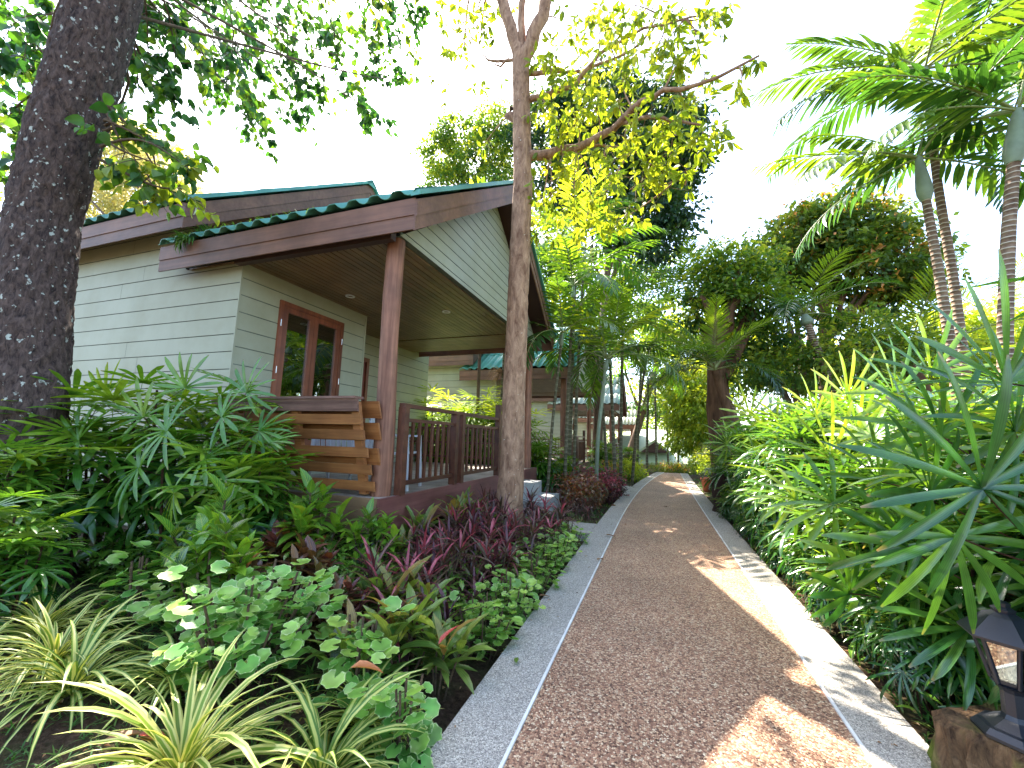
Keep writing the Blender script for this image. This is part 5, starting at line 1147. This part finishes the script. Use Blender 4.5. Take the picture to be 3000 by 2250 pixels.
for T in (tinyleaf(1, .5, .3), tinyleaf(1, .35, .5)):
    w = rng.random(k) < .5; m.scatter(T, np.stack([X, Y, Pz], 1)[w], basis(sph(U(0, 6.28, w.sum()), U(-.3, .4, w.sum())), rng.normal(size=(w.sum(), 3))*.3+[0, 0, 1], U(.015, .05, w.sum())*np.where((X[w] > -.95) & (X[w] < 1.14), .55, 1)), U(0, 1, w.sum()))
tag(m.build('leaf_litter', G['deadleaf']), 'dry brown leaf litter scattered over the garden soil', 'leaf litter', kind='stuff')
m = M()     # low dense foliage filling the beds behind the flowers
P = []
for _ in range(900):
    x = U(-5.4, -2.3); y = U(2.3, 3.5); P.append((x, y, gz(x, y)+U(0, .28)))
for _ in range(1500):
    x = U(1.28, 3.2); y = U(2.7, 9); P.append((x, y, U(0, .5)))
for _ in range(500):
    x = U(-2.4, -1.3); y = U(2.6, 6); P.append((x, y, U(0, .22)))
P = np.array(P); per = 5; PP = np.repeat(P, per, 0)+rng.normal(size=(len(P)*per, 3))*.06
m.scatter(blade(1, .3, .6, 3, .2, 'lance'), PP, basis(sph(U(0, 6.28, len(PP)), U(-.3, 1.2, len(PP))), (0, 0, 1), U(.06, .14, len(PP))), np.repeat(U(0, .6, len(P)), per))
tag(m.build('undergrowth', G['croton_green']), 'low dark undergrowth between the stems of the beds', 'undergrowth', kind='stuff')
# single fallen leaves
FLg = 'fallen leaves'
def fallen(x, y, z, L, W, mk, label, az, tilt=.15, group=None):
    o = M().scatter(blade(1, W/L, .5, 5, .5, 'ovate', 1, .4), [(0, 0, .012)], basis(sph(az, tilt)[None], (0, 0, 1), L), np.array([.5])).build('fallen_leaf', G[mk]); o.location = (x, y, z); tag(o, label, 'leaf', group)
fallen(-1.02+.04, 3.6, .01, .1, .035, 'deadleaf', 'curled brown leaf on the left kerb near the side path', .4); fallen(-.72, 6.2, .01, .14, .05, 'deadleaf', 'brown leaf lying on the left kerb by the side path', .1); fallen(-.5, 7.1, .004, .12, .04, 'deadleaf', 'dark leaf on the path past the side path', 2)
fallen(-.82, 2.52, .01, .075, .03, 'ti_green', 'small yellow-brown leaf on the grey kerb', 1.9); fallen(-.66, 4.9, .01, .1, .05, 'deadleaf', 'dry leaf on the joint between kerb and path', 1.0); fallen(.1, 9.5, .004, .1, .04, 'deadleaf', 'tiny dark leaf in the middle of the path', .5)
fallen(-1.28, 1.6, .33, .15, .07, 'orangeleaf', 'orange-brown fallen leaf caught on the spider plant by the kerb', .3); fallen(-2.2, 1.22, .04, .17, .06, 'deadleaf', 'tan dry leaf on the soil left of the largest spider plant', .9); fallen(-2.1, 1.3, .05, .15, .06, 'redleaf', 'dark red fallen leaf left of the largest spider plant', .2)
fallen(-1.08, 2.02, .28, .15, .04, 'redleaf', 'bright red upright leaf beside the kerb', 1.0, .7); fallen(-1.35, 1.22, .1, .13, .06, 'deadleaf', 'curled brown leaf at the bottom beside the kerb', 2.6); fallen(-2.62, 2.15, .42, .15, .06, 'orangeleaf', 'orange-red leaf standing up behind the widest white rimmed shrub', 1.2, 1.1)
# grass on the veranda roof
m = M()
for _ in range(150):
    x = -6.1+2.2*rng.random()**1.3; d = U(0, .25); p = np.array([[x, 3.5+d, 3.93+d*.7]])
    for _k in range(4): m.scatter(B[rng.integers(3)], p, basis(sph(U(0, 6.28), U(.2, 1.4))[None], (0, 0, 1), U(.05, .16)*(1.7 if x < -5.75 else 1)), np.array([U(.3, 1)]))
for _ in range(70): m.scatter(B[2], [(-5.95+U(-.12, .12), 3.44, 3.9)], basis(sph(U(3.4, 6), U(-.9, 1.0))[None], (0, 0, 1), U(.12, .26)), np.array([U(.3, 1)]))
tag(m.build('roof_weeds', G['grass']), 'weeds and grass tufts growing along the eave of the veranda roof', 'weeds', kind='stuff')

# ------------------------------------------------------------------ light, sky, camera
w = bpy.data.worlds.new('World'); scene.world = w; w.use_nodes = True; nt = w.node_tree
SUN_EL, SUN_AZ = math.radians(53.4), math.radians(-44.5)
sky = nt.nodes.new('ShaderNodeTexSky'); sky.sky_type = 'NISHITA'; sky.sun_disc = False; sky.sun_elevation = SUN_EL; sky.sun_rotation = SUN_AZ
sky.air_density = 1.0; sky.dust_density = 1.8; sky.ozone_density = 1.0
bg = nt.nodes['Background']; bg.inputs[1].default_value = .15; nt.links.new(sky.outputs[0], bg.inputs[0])
sd = bpy.data.lights.new('sun', 'SUN'); sd.energy = 4.2; sd.angle = math.radians(.5); sd.color = (1, .93, .82)
so = bpy.data.objects.new('sun', sd); COL.objects.link(so)
from mathutils import Vector, Matrix
dv = Vector((math.sin(SUN_AZ)*math.cos(SUN_EL), math.cos(SUN_AZ)*math.cos(SUN_EL), math.sin(SUN_EL)))
so.rotation_euler = dv.to_track_quat('Z', 'Y').to_euler()
cd = bpy.data.cameras.new('camera'); cam = bpy.data.objects.new('camera', cd); COL.objects.link(cam); scene.camera = cam
cd.sensor_width = 36; cd.lens = 36*FX/3000; cd.clip_end = 2000; cd.clip_start = .05
cam.matrix_world = Matrix(((CX3[0], -CX3[1], -CX3[2], 0), (CY3[0], -CY3[1], -CY3[2], 0), (CZ3[0], -CZ3[1], -CZ3[2], EYE), (0, 0, 0, 1)))
scene.view_settings.view_transform = 'Standard'; scene.view_settings.look = 'None'; scene.view_settings.exposure = 2.6; scene.view_settings.gamma = 1
scene.cycles.max_bounces = 7; scene.cycles.transparent_max_bounces = 12; scene.cycles.diffuse_bounces = 4; scene.cycles.glossy_bounces = 3
scene.cycles.use_denoising = True
